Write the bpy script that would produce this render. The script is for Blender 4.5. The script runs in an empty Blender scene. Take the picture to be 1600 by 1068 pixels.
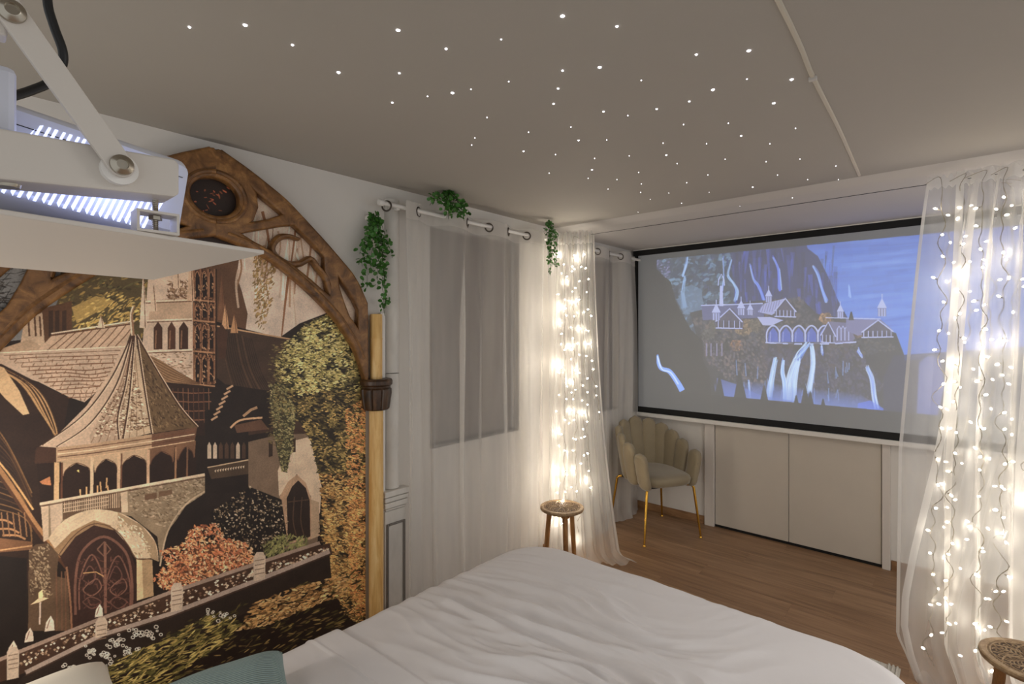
import bpy, bmesh, math, random
import numpy as np
from mathutils import Vector, Matrix, noise as mn

PI = math.pi
C = bpy.context.scene.collection

# ------------------------------------------------------------------ camera
HC = 1.594
YAW = math.radians(41.55)
cam_d = bpy.data.cameras.new('camera')
cam = bpy.data.objects.new('camera', cam_d)
C.objects.link(cam)
cam.location = (0, 0, HC)
cam.rotation_euler = (PI / 2, 0, YAW - PI / 2)
cam_d.sensor_fit = 'HORIZONTAL'
cam_d.sensor_width = 36.0
cam_d.lens = 18.0
cam_d.shift_y = -14 / 1600
cam_d.clip_start = 0.02
bpy.context.scene.camera = cam

# ------------------------------------------------------------------ world and lights
sc = bpy.context.scene
sc.view_settings.view_transform = 'Standard'
sc.view_settings.look = 'None'
sc.view_settings.gamma = 1.0
sc.view_settings.use_curve_mapping = False
sc.view_settings.exposure = 0.0
world = bpy.data.worlds.new('world')
sc.world = world
world.use_nodes = True
world.node_tree.nodes['Background'].inputs[0].default_value = (0.97, 0.99, 1.0, 1)
world.node_tree.nodes['Background'].inputs[1].default_value = 0.66

def lamp(name, kind, loc, energy, col, size=0.1, rot=None, size_y=None):
    l = bpy.data.lights.new(name, kind)
    l.energy = energy
    l.color = col
    if kind == 'AREA':
        l.size = size
        if size_y:
            l.shape = 'RECTANGLE'
            l.size_y = size_y
    else:
        l.shadow_soft_size = size
    o = bpy.data.objects.new(name, l)
    o.location = loc
    if rot:
        o.rotation_euler = rot
    C.objects.link(o)
    return o

lamp('overhead_fill', 'AREA', (1.75, -1.05, 2.33), 24, (1.0, 0.985, 0.975), 0.9)  # unseen area light added overhead as fill for floor and far wall
lamp('bedside_lamp', 'POINT', (-.22, 1.72, 1.02), 10.5, (1.0, 0.91, 0.80), 0.09)
WARM = (1.0, 0.91, 0.78)
L_FAIRY = 0.30          # each point lamp stands at a cluster of fairy bulbs
B_FAIRY = 14.0
SCREEN_GAIN = 0.95

# ------------------------------------------------------------------ helpers
FW = Vector((math.cos(YAW), math.sin(YAW), 0))
RT = Vector((math.sin(YAW), -math.cos(YAW), 0))
UP = Vector((0, 0, 1))
EYE = Vector((0, 0, HC))

def ray(u, v):
    return FW + RT * ((u - 800) / 800) + UP * ((520 - v) / 800)
def on_y(u, v, Y):
    r = ray(u, v)
    return EYE + r * (Y / r.y)
def on_x(u, v, X):
    r = ray(u, v)
    return EYE + r * (X / r.x)
def on_z(u, v, Z):
    r = ray(u, v)
    return EYE + r * ((Z - HC) / r.z)

def lin(c):
    out = []
    for x in c:
        x = x / 255.0
        out.append(x / 12.92 if x <= 0.04045 else ((x + 0.055) / 1.055) ** 2.4)
    return out

def nodes_of(m):
    m.use_nodes = True
    nt = m.node_tree
    return nt, nt.nodes['Principled BSDF']

def mat(name, col, rough=0.6, metal=0.0, var=0.0, vscale=8.0, bump=0.0, bscale=60.0, spec=0.5, stretch=None, coords='Object'):
    m = bpy.data.materials.new(name)
    nt, b = nodes_of(m)
    c = lin(col) + [1]
    b.inputs['Base Color'].default_value = c
    b.inputs['Roughness'].default_value = rough
    b.inputs['Metallic'].default_value = metal
    b.inputs['Specular IOR Level'].default_value = spec
    tc = nt.nodes.new('ShaderNodeTexCoord')
    mp = nt.nodes.new('ShaderNodeMapping')
    if stretch:
        mp.inputs['Scale'].default_value = stretch
    nt.links.new(tc.outputs[coords], mp.inputs['Vector'])
    if var > 0:
        n = nt.nodes.new('ShaderNodeTexNoise')
        n.inputs['Scale'].default_value = vscale
        n.inputs['Detail'].default_value = 6
        n.inputs['Roughness'].default_value = 0.6
        r = nt.nodes.new('ShaderNodeValToRGB')
        r.color_ramp.elements[0].position = 0.3
        r.color_ramp.elements[1].position = 0.7
        r.color_ramp.elements[0].color = [x * (1 - var) for x in c[:3]] + [1]
        r.color_ramp.elements[1].color = [min(1, x * (1 + var)) for x in c[:3]] + [1]
        nt.links.new(mp.outputs[0], n.inputs['Vector'])
        nt.links.new(n.outputs['Fac'], r.inputs['Fac'])
        nt.links.new(r.outputs[0], b.inputs['Base Color'])
    if bump > 0:
        n2 = nt.nodes.new('ShaderNodeTexNoise')
        n2.inputs['Scale'].default_value = bscale
        n2.inputs['Detail'].default_value = 4
        bp = nt.nodes.new('ShaderNodeBump')
        bp.inputs['Strength'].default_value = bump
        bp.inputs['Distance'].default_value = 0.004
        nt.links.new(mp.outputs[0], n2.inputs['Vector'])
        nt.links.new(n2.outputs['Fac'], bp.inputs['Height'])
        nt.links.new(bp.outputs[0], b.inputs['Normal'])
    return m

def emit_mat(name, col, strength):
    m = bpy.data.materials.new(name)
    nt, b = nodes_of(m)
    b.inputs['Base Color'].default_value = (0.8, 0.8, 0.8, 1)
    b.inputs['Emission Color'].default_value = (*col, 1)
    b.inputs['Emission Strength'].default_value = strength
    return m

def sheer_mat(name, col, opacity, trans=0.5):
    m = bpy.data.materials.new(name)
    m.use_nodes = True
    nt = m.node_tree
    nt.nodes.clear()
    out = nt.nodes.new('ShaderNodeOutputMaterial')
    tr = nt.nodes.new('ShaderNodeBsdfTransparent')
    df = nt.nodes.new('ShaderNodeBsdfDiffuse')
    tl = nt.nodes.new('ShaderNodeBsdfTranslucent')
    c = lin(col) + [1]
    df.inputs[0].default_value = c
    tl.inputs[0].default_value = c
    mx = nt.nodes.new('ShaderNodeMixShader')
    mx.inputs[0].default_value = trans
    nt.links.new(df.outputs[0], mx.inputs[1])
    nt.links.new(tl.outputs[0], mx.inputs[2])
    m2 = nt.nodes.new('ShaderNodeMixShader')
    tc = nt.nodes.new('ShaderNodeTexCoord')
    mp = nt.nodes.new('ShaderNodeMapping')
    mp.inputs['Scale'].default_value = (9, 9, 1.0)
    n = nt.nodes.new('ShaderNodeTexNoise')
    n.inputs['Scale'].default_value = 1.0
    mr = nt.nodes.new('ShaderNodeMapRange')
    mr.inputs['From Min'].default_value = 0.3
    mr.inputs['From Max'].default_value = 0.7
    mr.inputs['To Min'].default_value = opacity - 0.07
    mr.inputs['To Max'].default_value = opacity + 0.07
    nt.links.new(tc.outputs['Object'], mp.inputs['Vector'])
    nt.links.new(mp.outputs[0], n.inputs['Vector'])
    nt.links.new(n.outputs['Fac'], mr.inputs['Value'])
    nt.links.new(mr.outputs[0], m2.inputs[0])
    nt.links.new(tr.outputs[0], m2.inputs[1])
    nt.links.new(mx.outputs[0], m2.inputs[2])
    nt.links.new(m2.outputs[0], out.inputs[0])
    return m

def wood_mat(name, base, dark, light=None, axis=(1, 1, 1), scale=3.0, rough=0.5, bump=0.15):
    """wood grain: noise stretched along one axis, with rings"""
    light = light or base
    m = bpy.data.materials.new(name)
    nt, b = nodes_of(m)
    b.inputs['Roughness'].default_value = rough
    tc = nt.nodes.new('ShaderNodeTexCoord')
    oi = nt.nodes.new('ShaderNodeObjectInfo')
    mp = nt.nodes.new('ShaderNodeMapping')
    mp.inputs['Scale'].default_value = axis
    add = nt.nodes.new('ShaderNodeVectorMath')
    add.operation = 'ADD'
    sc_ = nt.nodes.new('ShaderNodeVectorMath')
    sc_.operation = 'SCALE'
    sc_.inputs[0].default_value = (13, 7, 5)
    nt.links.new(oi.outputs['Random'], sc_.inputs['Scale'])
    nt.links.new(tc.outputs['Object'], add.inputs[0])
    nt.links.new(sc_.outputs[0], add.inputs[1])
    nt.links.new(add.outputs[0], mp.inputs['Vector'])
    n = nt.nodes.new('ShaderNodeTexNoise')
    n.inputs['Scale'].default_value = scale
    n.inputs['Detail'].default_value = 8
    n.inputs['Roughness'].default_value = 0.65
    n.inputs['Distortion'].default_value = 0.6
    r = nt.nodes.new('ShaderNodeValToRGB')
    e = r.color_ramp.elements
    e[0].position = 0.32
    e[0].color = lin(dark) + [1]
    e[1].position = 0.72
    e[1].color = lin(light) + [1]
    k = e.new(0.52)
    k.color = lin(base) + [1]
    nt.links.new(mp.outputs[0], n.inputs['Vector'])
    nt.links.new(n.outputs['Fac'], r.inputs['Fac'])
    nt.links.new(r.outputs[0], b.inputs['Base Color'])
    bp = nt.nodes.new('ShaderNodeBump')
    bp.inputs['Strength'].default_value = bump
    bp.inputs['Distance'].default_value = 0.003
    nt.links.new(n.outputs['Fac'], bp.inputs['Height'])
    nt.links.new(bp.outputs[0], b.inputs['Normal'])
    return m

# mesh building: (verts, faces) lists
class MB:
    def __init__(self):
        self.v = []
        self.f = []
    def add(self, vs, fs):
        o = len(self.v)
        self.v += [tuple(p) for p in vs]
        self.f += [tuple(i + o for i in f) for f in fs]
        return self
    def box(self, x0, x1, y0, y1, z0, z1):
        vs = [(x, y, z) for x in (x0, x1) for y in (y0, y1) for z in (z0, z1)]
        fs = [(0, 1, 3, 2), (4, 6, 7, 5), (0, 4, 5, 1), (2, 3, 7, 6), (0, 2, 6, 4), (1, 5, 7, 3)]
        return self.add(vs, fs)
    def rings(self, rs, cap=True, closed=True):
        n = len(rs[0])
        o = len(self.v)
        for r in rs:
            self.v += [tuple(p) for p in r]
        for i in range(len(rs) - 1):
            for j in range(n if closed else n - 1):
                k = (j + 1) % n
                self.f.append((o + i * n + j, o + i * n + k, o + (i + 1) * n + k, o + (i + 1) * n + j))
        if cap:
            self.f.append(tuple(o + j for j in range(n))[::-1])
            self.f.append(tuple(o + (len(rs) - 1) * n + j for j in range(n)))
        return self
    def lathe(self, prof, cx=0, cy=0, n=32, cap=True, a0=0, a1=2 * PI):
        rs = []
        for r, z in prof:
            rs.append([(cx + r * math.cos(a0 + (a1 - a0) * k / n), cy + r * math.sin(a0 + (a1 - a0) * k / n), z) for k in range(n)])
        return self.rings(rs, cap)
    def tube(self, pts, rad, n=8, cap=True):
        pts = [Vector(p) for p in pts]
        rs = []
        up = None
        for i, p in enumerate(pts):
            a = pts[max(0, i - 1)]
            b = pts[min(len(pts) - 1, i + 1)]
            t = (b - a).normalized()
            if up is None:
                up = Vector((0, 0, 1)) if abs(t.z) < 0.9 else Vector((1, 0, 0))
            s = t.cross(up)
            if s.length < 1e-5:
                s = t.cross(Vector((0.3, 1, 0.2)))
            s.normalize()
            q = s.cross(t).normalized()
            up = q
            r = rad[i] if isinstance(rad, (list, tuple)) else rad
            rs.append([p + s * (r * math.cos(2 * PI * k / n)) + q * (r * math.sin(2 * PI * k / n)) for k in range(n)])
        return self.rings(rs, cap)
    def mesh(self, name, m=None, smooth=True, bevel=0, seg=2, angle=40):
        me = bpy.data.meshes.new(name)
        me.from_pydata(self.v, [], self.f)
        me.update()
        bm = bmesh.new()
        bm.from_mesh(me)
        bmesh.ops.recalc_face_normals(bm, faces=bm.faces)
        if bevel:
            es = [e for e in bm.edges if len(e.link_faces) == 2 and e.calc_face_angle(0) > math.radians(30)]
            bmesh.ops.bevel(bm, geom=es, offset=bevel, segments=seg, affect='EDGES', profile=0.5)
        bm.to_mesh(me)
        bm.free()
        if smooth:
            me.shade_smooth()
            me.set_sharp_from_angle(angle=math.radians(angle))
        if m:
            me.materials.append(m)
        return me
    def build(self, name, m, parent=None, **kw):
        return link(name, self.mesh(name, m, **kw), parent)

def link(name, data, parent=None):
    o = bpy.data.objects.new(name, data)
    C.objects.link(o)
    if parent is not None:
        o.parent = parent
    return o

def tag(o, label=None, cat=None, group=None, kind=None):
    if label: o['label'] = label
    if cat: o['category'] = cat
    if group: o['group'] = group
    if kind: o['kind'] = kind
    return o

def thing(name, label, cat, loc=(0, 0, 0), rz=0, group=None):
    o = link(name, None)
    o.location = loc
    o.rotation_euler = (0, 0, rz)
    o.empty_display_size = 0.05
    return tag(o, label, cat, group)

def struct(o):
    o['kind'] = 'structure'
    return o

def stuff(o):
    o['kind'] = 'stuff'
    return o

def copy_tree(o, parent=None):
    c = o.copy()
    C.objects.link(c)
    c.parent = parent
    for ch in list(o.children):
        copy_tree(ch, c)
    return c

def crom(pts, n=6, closed=False):
    """Catmull-Rom through 2-D or 3-D points"""
    P = [Vector(p) for p in pts]
    L = len(P)
    out = []
    for i in range(L if closed else L - 1):
        p0 = P[(i - 1) % L] if (closed or i > 0) else P[i]
        p1 = P[i]
        p2 = P[(i + 1) % L]
        p3 = P[(i + 2) % L] if (closed or i + 2 < L) else p2
        for k in range(n):
            t = k / n
            out.append(0.5 * ((2 * p1) + (p2 - p0) * t + (2 * p0 - 5 * p1 + 4 * p2 - p3) * t * t + (3 * p1 - p0 - 3 * p2 + p3) * t ** 3))
    if not closed:
        out.append(P[-1])
    return out

# ------------------------------------------------------------------ painter for printed and projected pictures
class Canvas:
    def __init__(self, w, h, tf, col=(0, 0, 0)):
        self.a = np.empty((h, w, 3), np.float32)
        self.a[:] = col
        self.w, self.h, self.tf = w, h, tf
    def poly(self, pts, col, raw=False, alpha=1.0):
        P = np.array(pts if raw else [self.tf(*p) for p in pts], float)
        x0, x1 = max(0, int(P[:, 0].min())), min(self.w - 1, int(P[:, 0].max()) + 1)
        y0, y1 = max(0, int(P[:, 1].min())), min(self.h - 1, int(P[:, 1].max()) + 1)
        if x1 < x0 or y1 < y0:
            return
        Q = np.roll(P, -1, 0)
        c = np.array(col, np.float32)
        if (x1 - x0) * (y1 - y0) < 3000:
            X, Y = np.meshgrid(np.arange(x0, x1 + 1) + .5, np.arange(y0, y1 + 1) + .5)
            ins = np.zeros(X.shape, bool)
            for (ax, ay), (bx, by) in zip(P, Q):
                if ay == by: continue
                ins ^= ((ay > Y) != (by > Y)) & (X < (bx - ax) * (Y - ay) / (by - ay) + ax)
            s = self.a[y0:y1 + 1, x0:x1 + 1]
            if alpha >= 1: s[ins] = c
            else: s[ins] = s[ins] * (1 - alpha) + c * alpha
            return
        for y in range(y0, y1 + 1):
            yy = y + .5
            m = (P[:, 1] > yy) != (Q[:, 1] > yy)
            if not m.any(): continue
            A, B = P[m], Q[m]
            xs = np.sort((B[:, 0] - A[:, 0]) * (yy - A[:, 1]) / (B[:, 1] - A[:, 1]) + A[:, 0])
            for i in range(0, len(xs) - 1, 2):
                a, b = max(0, int(round(xs[i]))), min(self.w, int(round(xs[i + 1])))
                if b > a:
                    if alpha >= 1: self.a[y, a:b] = c
                    else: self.a[y, a:b] = self.a[y, a:b] * (1 - alpha) + c * alpha
    def line(self, pts, col, w, smooth=False, w2=None, alpha=1.0):
        if smooth:
            pts = [tuple(p) for p in crom(pts, 6)]
        n = len(pts)
        L, R = [], []
        for i in range(n):
            a, b = pts[max(0, i - 1)], pts[min(n - 1, i + 1)]
            dx, dy = b[0] - a[0], b[1] - a[1]
            l = math.hypot(dx, dy) or 1
            ww = (w if w2 is None else w + (w2 - w) * i / (n - 1)) / 2
            L.append((pts[i][0] - dy / l * ww, pts[i][1] + dx / l * ww))
            R.append((pts[i][0] + dy / l * ww, pts[i][1] - dx / l * ww))
        for i in range(n - 1):
            self.poly([L[i], L[i + 1], R[i + 1], R[i]], col, alpha=alpha)
    def strokes(self, rnd, region, n, cols, ln, wd, ang, jit=0.4, alpha=1.0, dens=None):
        """n small dabs inside a polygon"""
        xs = [p[0] for p in region]
        ys = [p[1] for p in region]
        k = 0
        while k < n:
            x, y = rnd.uniform(min(xs), max(xs)), rnd.uniform(min(ys), max(ys))
            k += 1
            ins = False
            for i in range(len(region)):
                ax, ay = region[i]
                bx, by = region[i - 1]
                if (ay > y) != (by > y) and x < (bx - ax) * (y - ay) / (by - ay) + ax:
                    ins = not ins
            if not ins: continue
            if dens and mn.noise(Vector((x / dens, y / dens, 3.1))) < rnd.uniform(-0.35, 0.25): continue
            c = rnd.choice(cols(x, y) if callable(cols) else cols)
            f = rnd.uniform(0.75, 1.2)
            l, w = ln * rnd.uniform(.5, 1.3), wd * rnd.uniform(.6, 1.3)
            t = ang + rnd.gauss(0, jit)
            ca, sa = math.cos(t), math.sin(t)
            pp = [(-l, 0), (-l * .3, w), (l * .6, w * .8), (l, 0), (l * .5, -w), (-l * .4, -w * .8)]
            self.poly([(x + a * ca - b * sa, y + a * sa + b * ca) for a, b in pp], [min(1, q * f) for q in lin(c)], alpha=alpha)
    def P(self, pts, c, alpha=1.0):
        self.poly(pts, lin(c), alpha=alpha)
    def L(self, pts, c, w, smooth=False, w2=None, alpha=1.0):
        self.line(pts, lin(c), w, smooth, w2, alpha)
    def image(self, name):
        a = np.clip(self.a, 0, 1)
        s = np.where(a <= 0.0031308, a * 12.92, 1.055 * np.power(np.maximum(a, 1e-6), 1 / 2.4) - 0.055)
        im = bpy.data.images.new(name, self.w, self.h)
        px = np.ones((self.h, self.w, 4), np.float32)
        px[..., :3] = s[::-1]
        im.pixels.foreach_set(px.ravel())
        im.update()
        im.pack()
        return im

def blur(a, k):
    for ax in (0, 1):
        c = np.cumsum(np.pad(a, [(k + 1, k) if i == ax else (0, 0) for i in range(3)], mode='edge'), axis=ax, dtype=np.float64)
        n = a.shape[ax]
        sl1 = [slice(None)] * 3
        sl0 = [slice(None)] * 3
        sl1[ax] = slice(2 * k + 1, 2 * k + 1 + n)
        sl0[ax] = slice(0, n)
        a = ((c[tuple(sl1)] - c[tuple(sl0)]) / (2 * k + 1)).astype(np.float32)
    return a

# ------------------------------------------------------------------ materials
M = {}
M['wall'] = mat('painted wall', (222, 217, 210), 0.85, var=0.02, vscale=3, bump=0.05, bscale=220)
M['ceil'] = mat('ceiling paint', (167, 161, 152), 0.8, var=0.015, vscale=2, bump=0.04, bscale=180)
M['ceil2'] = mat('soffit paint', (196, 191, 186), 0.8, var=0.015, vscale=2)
M['door'] = mat('door laminate', (200, 191, 178), 0.6, var=0.02, vscale=5)
M['trim'] = mat('trim paint', (214, 206, 198), 0.6)
M['white'] = mat('white paint', (228, 224, 218), 0.45)
M['rod'] = mat('rod enamel', (226, 222, 216), 0.35)
M['oakbase'] = wood_mat('baseboard oak', (150, 112, 76), (120, 86, 56), (172, 132, 92), (6, 1, 6), 4)
M['plank'] = wood_mat('floor oak', (151, 118, 88), (122, 92, 66), (172, 138, 106), (9, 0.7, 6), 2.6, rough=0.45, bump=0.1)
M['plank2'] = wood_mat('floor oak darker', (143, 110, 80), (118, 88, 62), (164, 130, 98), (9, 0.7, 6), 2.6, rough=0.45, bump=0.1)
M['carved'] = wood_mat('carved brown wood', (128, 88, 48), (74, 46, 22), (176, 128, 74), (3, 3, 3), 5, rough=0.42, bump=0.3)
M['corbel'] = wood_mat('dark corbel wood', (70, 46, 26), (34, 22, 12), (108, 74, 44), (6, 6, 2), 5, rough=0.4, bump=0.4)
M['pole'] = wood_mat('pine pole', (230, 188, 120), (208, 158, 88), (244, 210, 150), (9, 9, 1), 5, rough=0.45, bump=0.1)
M['stone'] = mat('stone column paint', (212, 207, 199), 0.7, var=0.16, vscale=7, bump=0.3, bscale=14, stretch=(1, 1, .4))
M['stonedark'] = mat('stone groove', (118, 112, 106), 0.8)
M['blind'] = mat('roller blind fabric', (128, 118, 110), 0.8, var=0.03, bump=0.1, bscale=200)
M['metalgrey'] = mat('pewter ring', (92, 84, 76), 0.35, metal=0.85)
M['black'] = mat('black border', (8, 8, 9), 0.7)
M['wire'] = mat('dark wire', (60, 56, 52), 0.5, metal=0.4)

# ------------------------------------------------------------------ room shell
XB, YA = 4.28, 2.293
X0, Y0 = -0.6, -2.0
CZ, CZ2 = 2.37, 2.345

floor = struct(MB().box(X0 - .1, XB + .1, Y0, YA + .1, -.06, -.012).build('floor', M['oakbase'], smooth=False))
tag(floor, 'oak laminate plank floor')
rnd = random.Random(4)
PW, PL = 0.186, 1.29
pm = {}
def plank_mesh(x, y0, y1, m, key):
    if key and key in pm: return pm[key]
    me = MB().box(-PW / 2 + .0006, PW / 2 - .0006, y0, y1, -.012, 0).mesh('plank', m, smooth=False, bevel=.0012, seg=1)
    if key: pm[key] = me
    return me
nx = int((XB - X0) / PW) + 1
for i in range(nx):
    x = XB - PW * (i + .5)
    off = (i * 0.437) % 1.0 * PL
    y = YA - off
    segs = [(y, YA)] if off > .02 else []
    while y > Y0:
        segs.append((max(Y0, y - PL), y))
        y -= PL
    for k, (a, b) in enumerate(segs):
        full = abs(b - a - PL) < 1e-4
        mm = M['plank'] if rnd.random() < .55 else M['plank2']
        me = plank_mesh(x, -(b - a) / 2, (b - a) / 2, mm, ('f', mm.name) if full else None)
        o = link('plank', me, floor)
        o.location = (x, (a + b) / 2, 0)

# left wall with two window openings
W1 = (1.88, 2.66, 0.94, 2.245)
W2 = (3.10, 4.02, 0.94, 2.245)
w = MB()
t = .2
w.box(X0, W1[0], YA, YA + t, 0, 2.5)
w.box(W1[1], W2[0], YA, YA + t, 0, 2.5)
w.box(W2[1], XB + .2, YA, YA + t, 0, 2.5)
for q in (W1, W2):
    w.box(q[0], q[1], YA, YA + t, 0, q[2])
    w.box(q[0], q[1], YA, YA + t, q[3], 2.5)
struct(w.build('wall_left', M['wall'], smooth=False))
for n, q in ((1, W1), (2, W2)):
    win = struct(thing('window_%d' % n, None, None, ((q[0] + q[1]) / 2, YA + .1, q[2])))
    cx = (q[0] + q[1]) / 2
    hw = (q[1] - q[0]) / 2
    h = q[3] - q[2]
    f = MB()
    f.box(-hw, -hw + .05, .02, .07, 0, h).box(hw - .05, hw, .02, .07, 0, h)
    f.box(-hw + .05, hw - .05, .02, .07, 0, .05).box(-hw + .05, hw - .05, .02, .07, h - .05, h).box(-.03, .03, .02, .07, .05, h - .05)
    f.build('window_frame', M['white'], win, smooth=False, bevel=.004)
    MB().box(-hw + .05, hw - .05, .04, .045, .05, h - .05).build('pane', mat('window glass %d' % n, (40, 44, 50), 0.08), win, smooth=False)
    MB().box(-hw + .005, hw - .005, -.03, -.026, 0.005, h - .03).build('roller_blind', M['blind'], win, smooth=False)
    MB().lathe([(.025, -hw + .01), (.025, hw - .01)], n=16).build('blind_roll', M['blind'], win).rotation_euler = (0, PI / 2, 0)
    win.children[-1].location = (0, -.028, h - .045)
    MB().box(-hw, hw, -.1, .02, -.012, 0).build('window_sill', M['white'], win, smooth=False, bevel=.002)

# screen wall
struct(MB().box(XB, XB + .2, Y0, YA, 0, 2.5).build('wall_far', M['wall'], smooth=False))
# ceiling, lower soffit strip over the curtain line
XS = 3.07
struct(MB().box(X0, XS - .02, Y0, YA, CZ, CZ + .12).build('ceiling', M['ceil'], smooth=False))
s = MB()
sec = [(XS - .02, CZ + .1), (XS - .02, CZ), (XS, CZ - .003), (XS + .03, CZ - .012), (XS + .055, CZ2 + .003), (XS + .085, CZ2), (XB, CZ2), (XB, CZ + .1)]
s.rings([[(x, Y0, z) for x, z in sec], [(x, YA, z) for x, z in sec]])
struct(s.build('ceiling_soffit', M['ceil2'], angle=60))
# raised cable cover that runs over the ceiling
cc = MB()
pts = crom([(-.4, .30, CZ), (1.304, .328, CZ), (1.766, .347, CZ), (2.3, .362, CZ), (3.02, .392, CZ)], 8)
cc.rings([[(p.x, p.y - .007, CZ), (p.x, p.y - .004, CZ - .005), (p.x, p.y + .004, CZ - .005), (p.x, p.y + .007, CZ)] for p in pts])
struct(cc.build('trim_1', mat('ceiling trim', (196, 188, 172), .6)))
clip = MB().box(-.006, .006, -.011, .011, -.012, 0).build('joint_clip', M['ceil2'], None, smooth=False, bevel=.001)
clip.location = (1.766, .347, CZ)
clip.parent = bpy.data.objects['trim_1']

# baseboards
bb = MB().box(XB - .014, XB, 1.63, YA, 0, .065)
struct(bb.build('baseboard_far', M['oakbase'], smooth=False, bevel=.002))
struct(MB().box(XB - .014, XB, Y0, .375, 0, .065).build('baseboard_right', M['oakbase'], smooth=False, bevel=.002))
struct(MB().box(1.75, XB - .014, YA - .014, YA, 0, .065).build('baseboard_left', M['oakbase'], smooth=False, bevel=.002))

# built-in closet doors in the screen wall
YD = [1.547, .998, .4275]
door = struct(thing('door_1', 'pair of beige flush closet doors below the projection screen', None, (XB, 1.0, 0)))
door['label'] = 'pair of beige flush closet doors below the projection screen'
for a, b in ((YD[1] + .002, YD[0] - .002), (YD[2] + .002, YD[1] - .002)):
    MB().box(-.012, -.001, a - 1.0, b - 1.0, .022, 2.08).build('door_leaf', M['door'], door, smooth=False, bevel=.0015)
for a, b in ((1.55, 1.628), (.378, .4245)):
    MB().box(-.03, -.001, a - 1.0, b - 1.0, 0, 2.14).build('jamb', M['trim'], door, smooth=False, bevel=.003)
MB().box(-.006, -.001, .4255 - 1.0, 1.549 - 1.0, .0005, .021).build('under_door_shade', M['black'], door, smooth=False)  # black strip standing in for the shade under the door leaves
MB().box(-.03, -.001, .4255 - 1.0, 1.549 - 1.0, 2.085, 2.14).build('head_jamb', M['trim'], door, smooth=False, bevel=.003)

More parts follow.
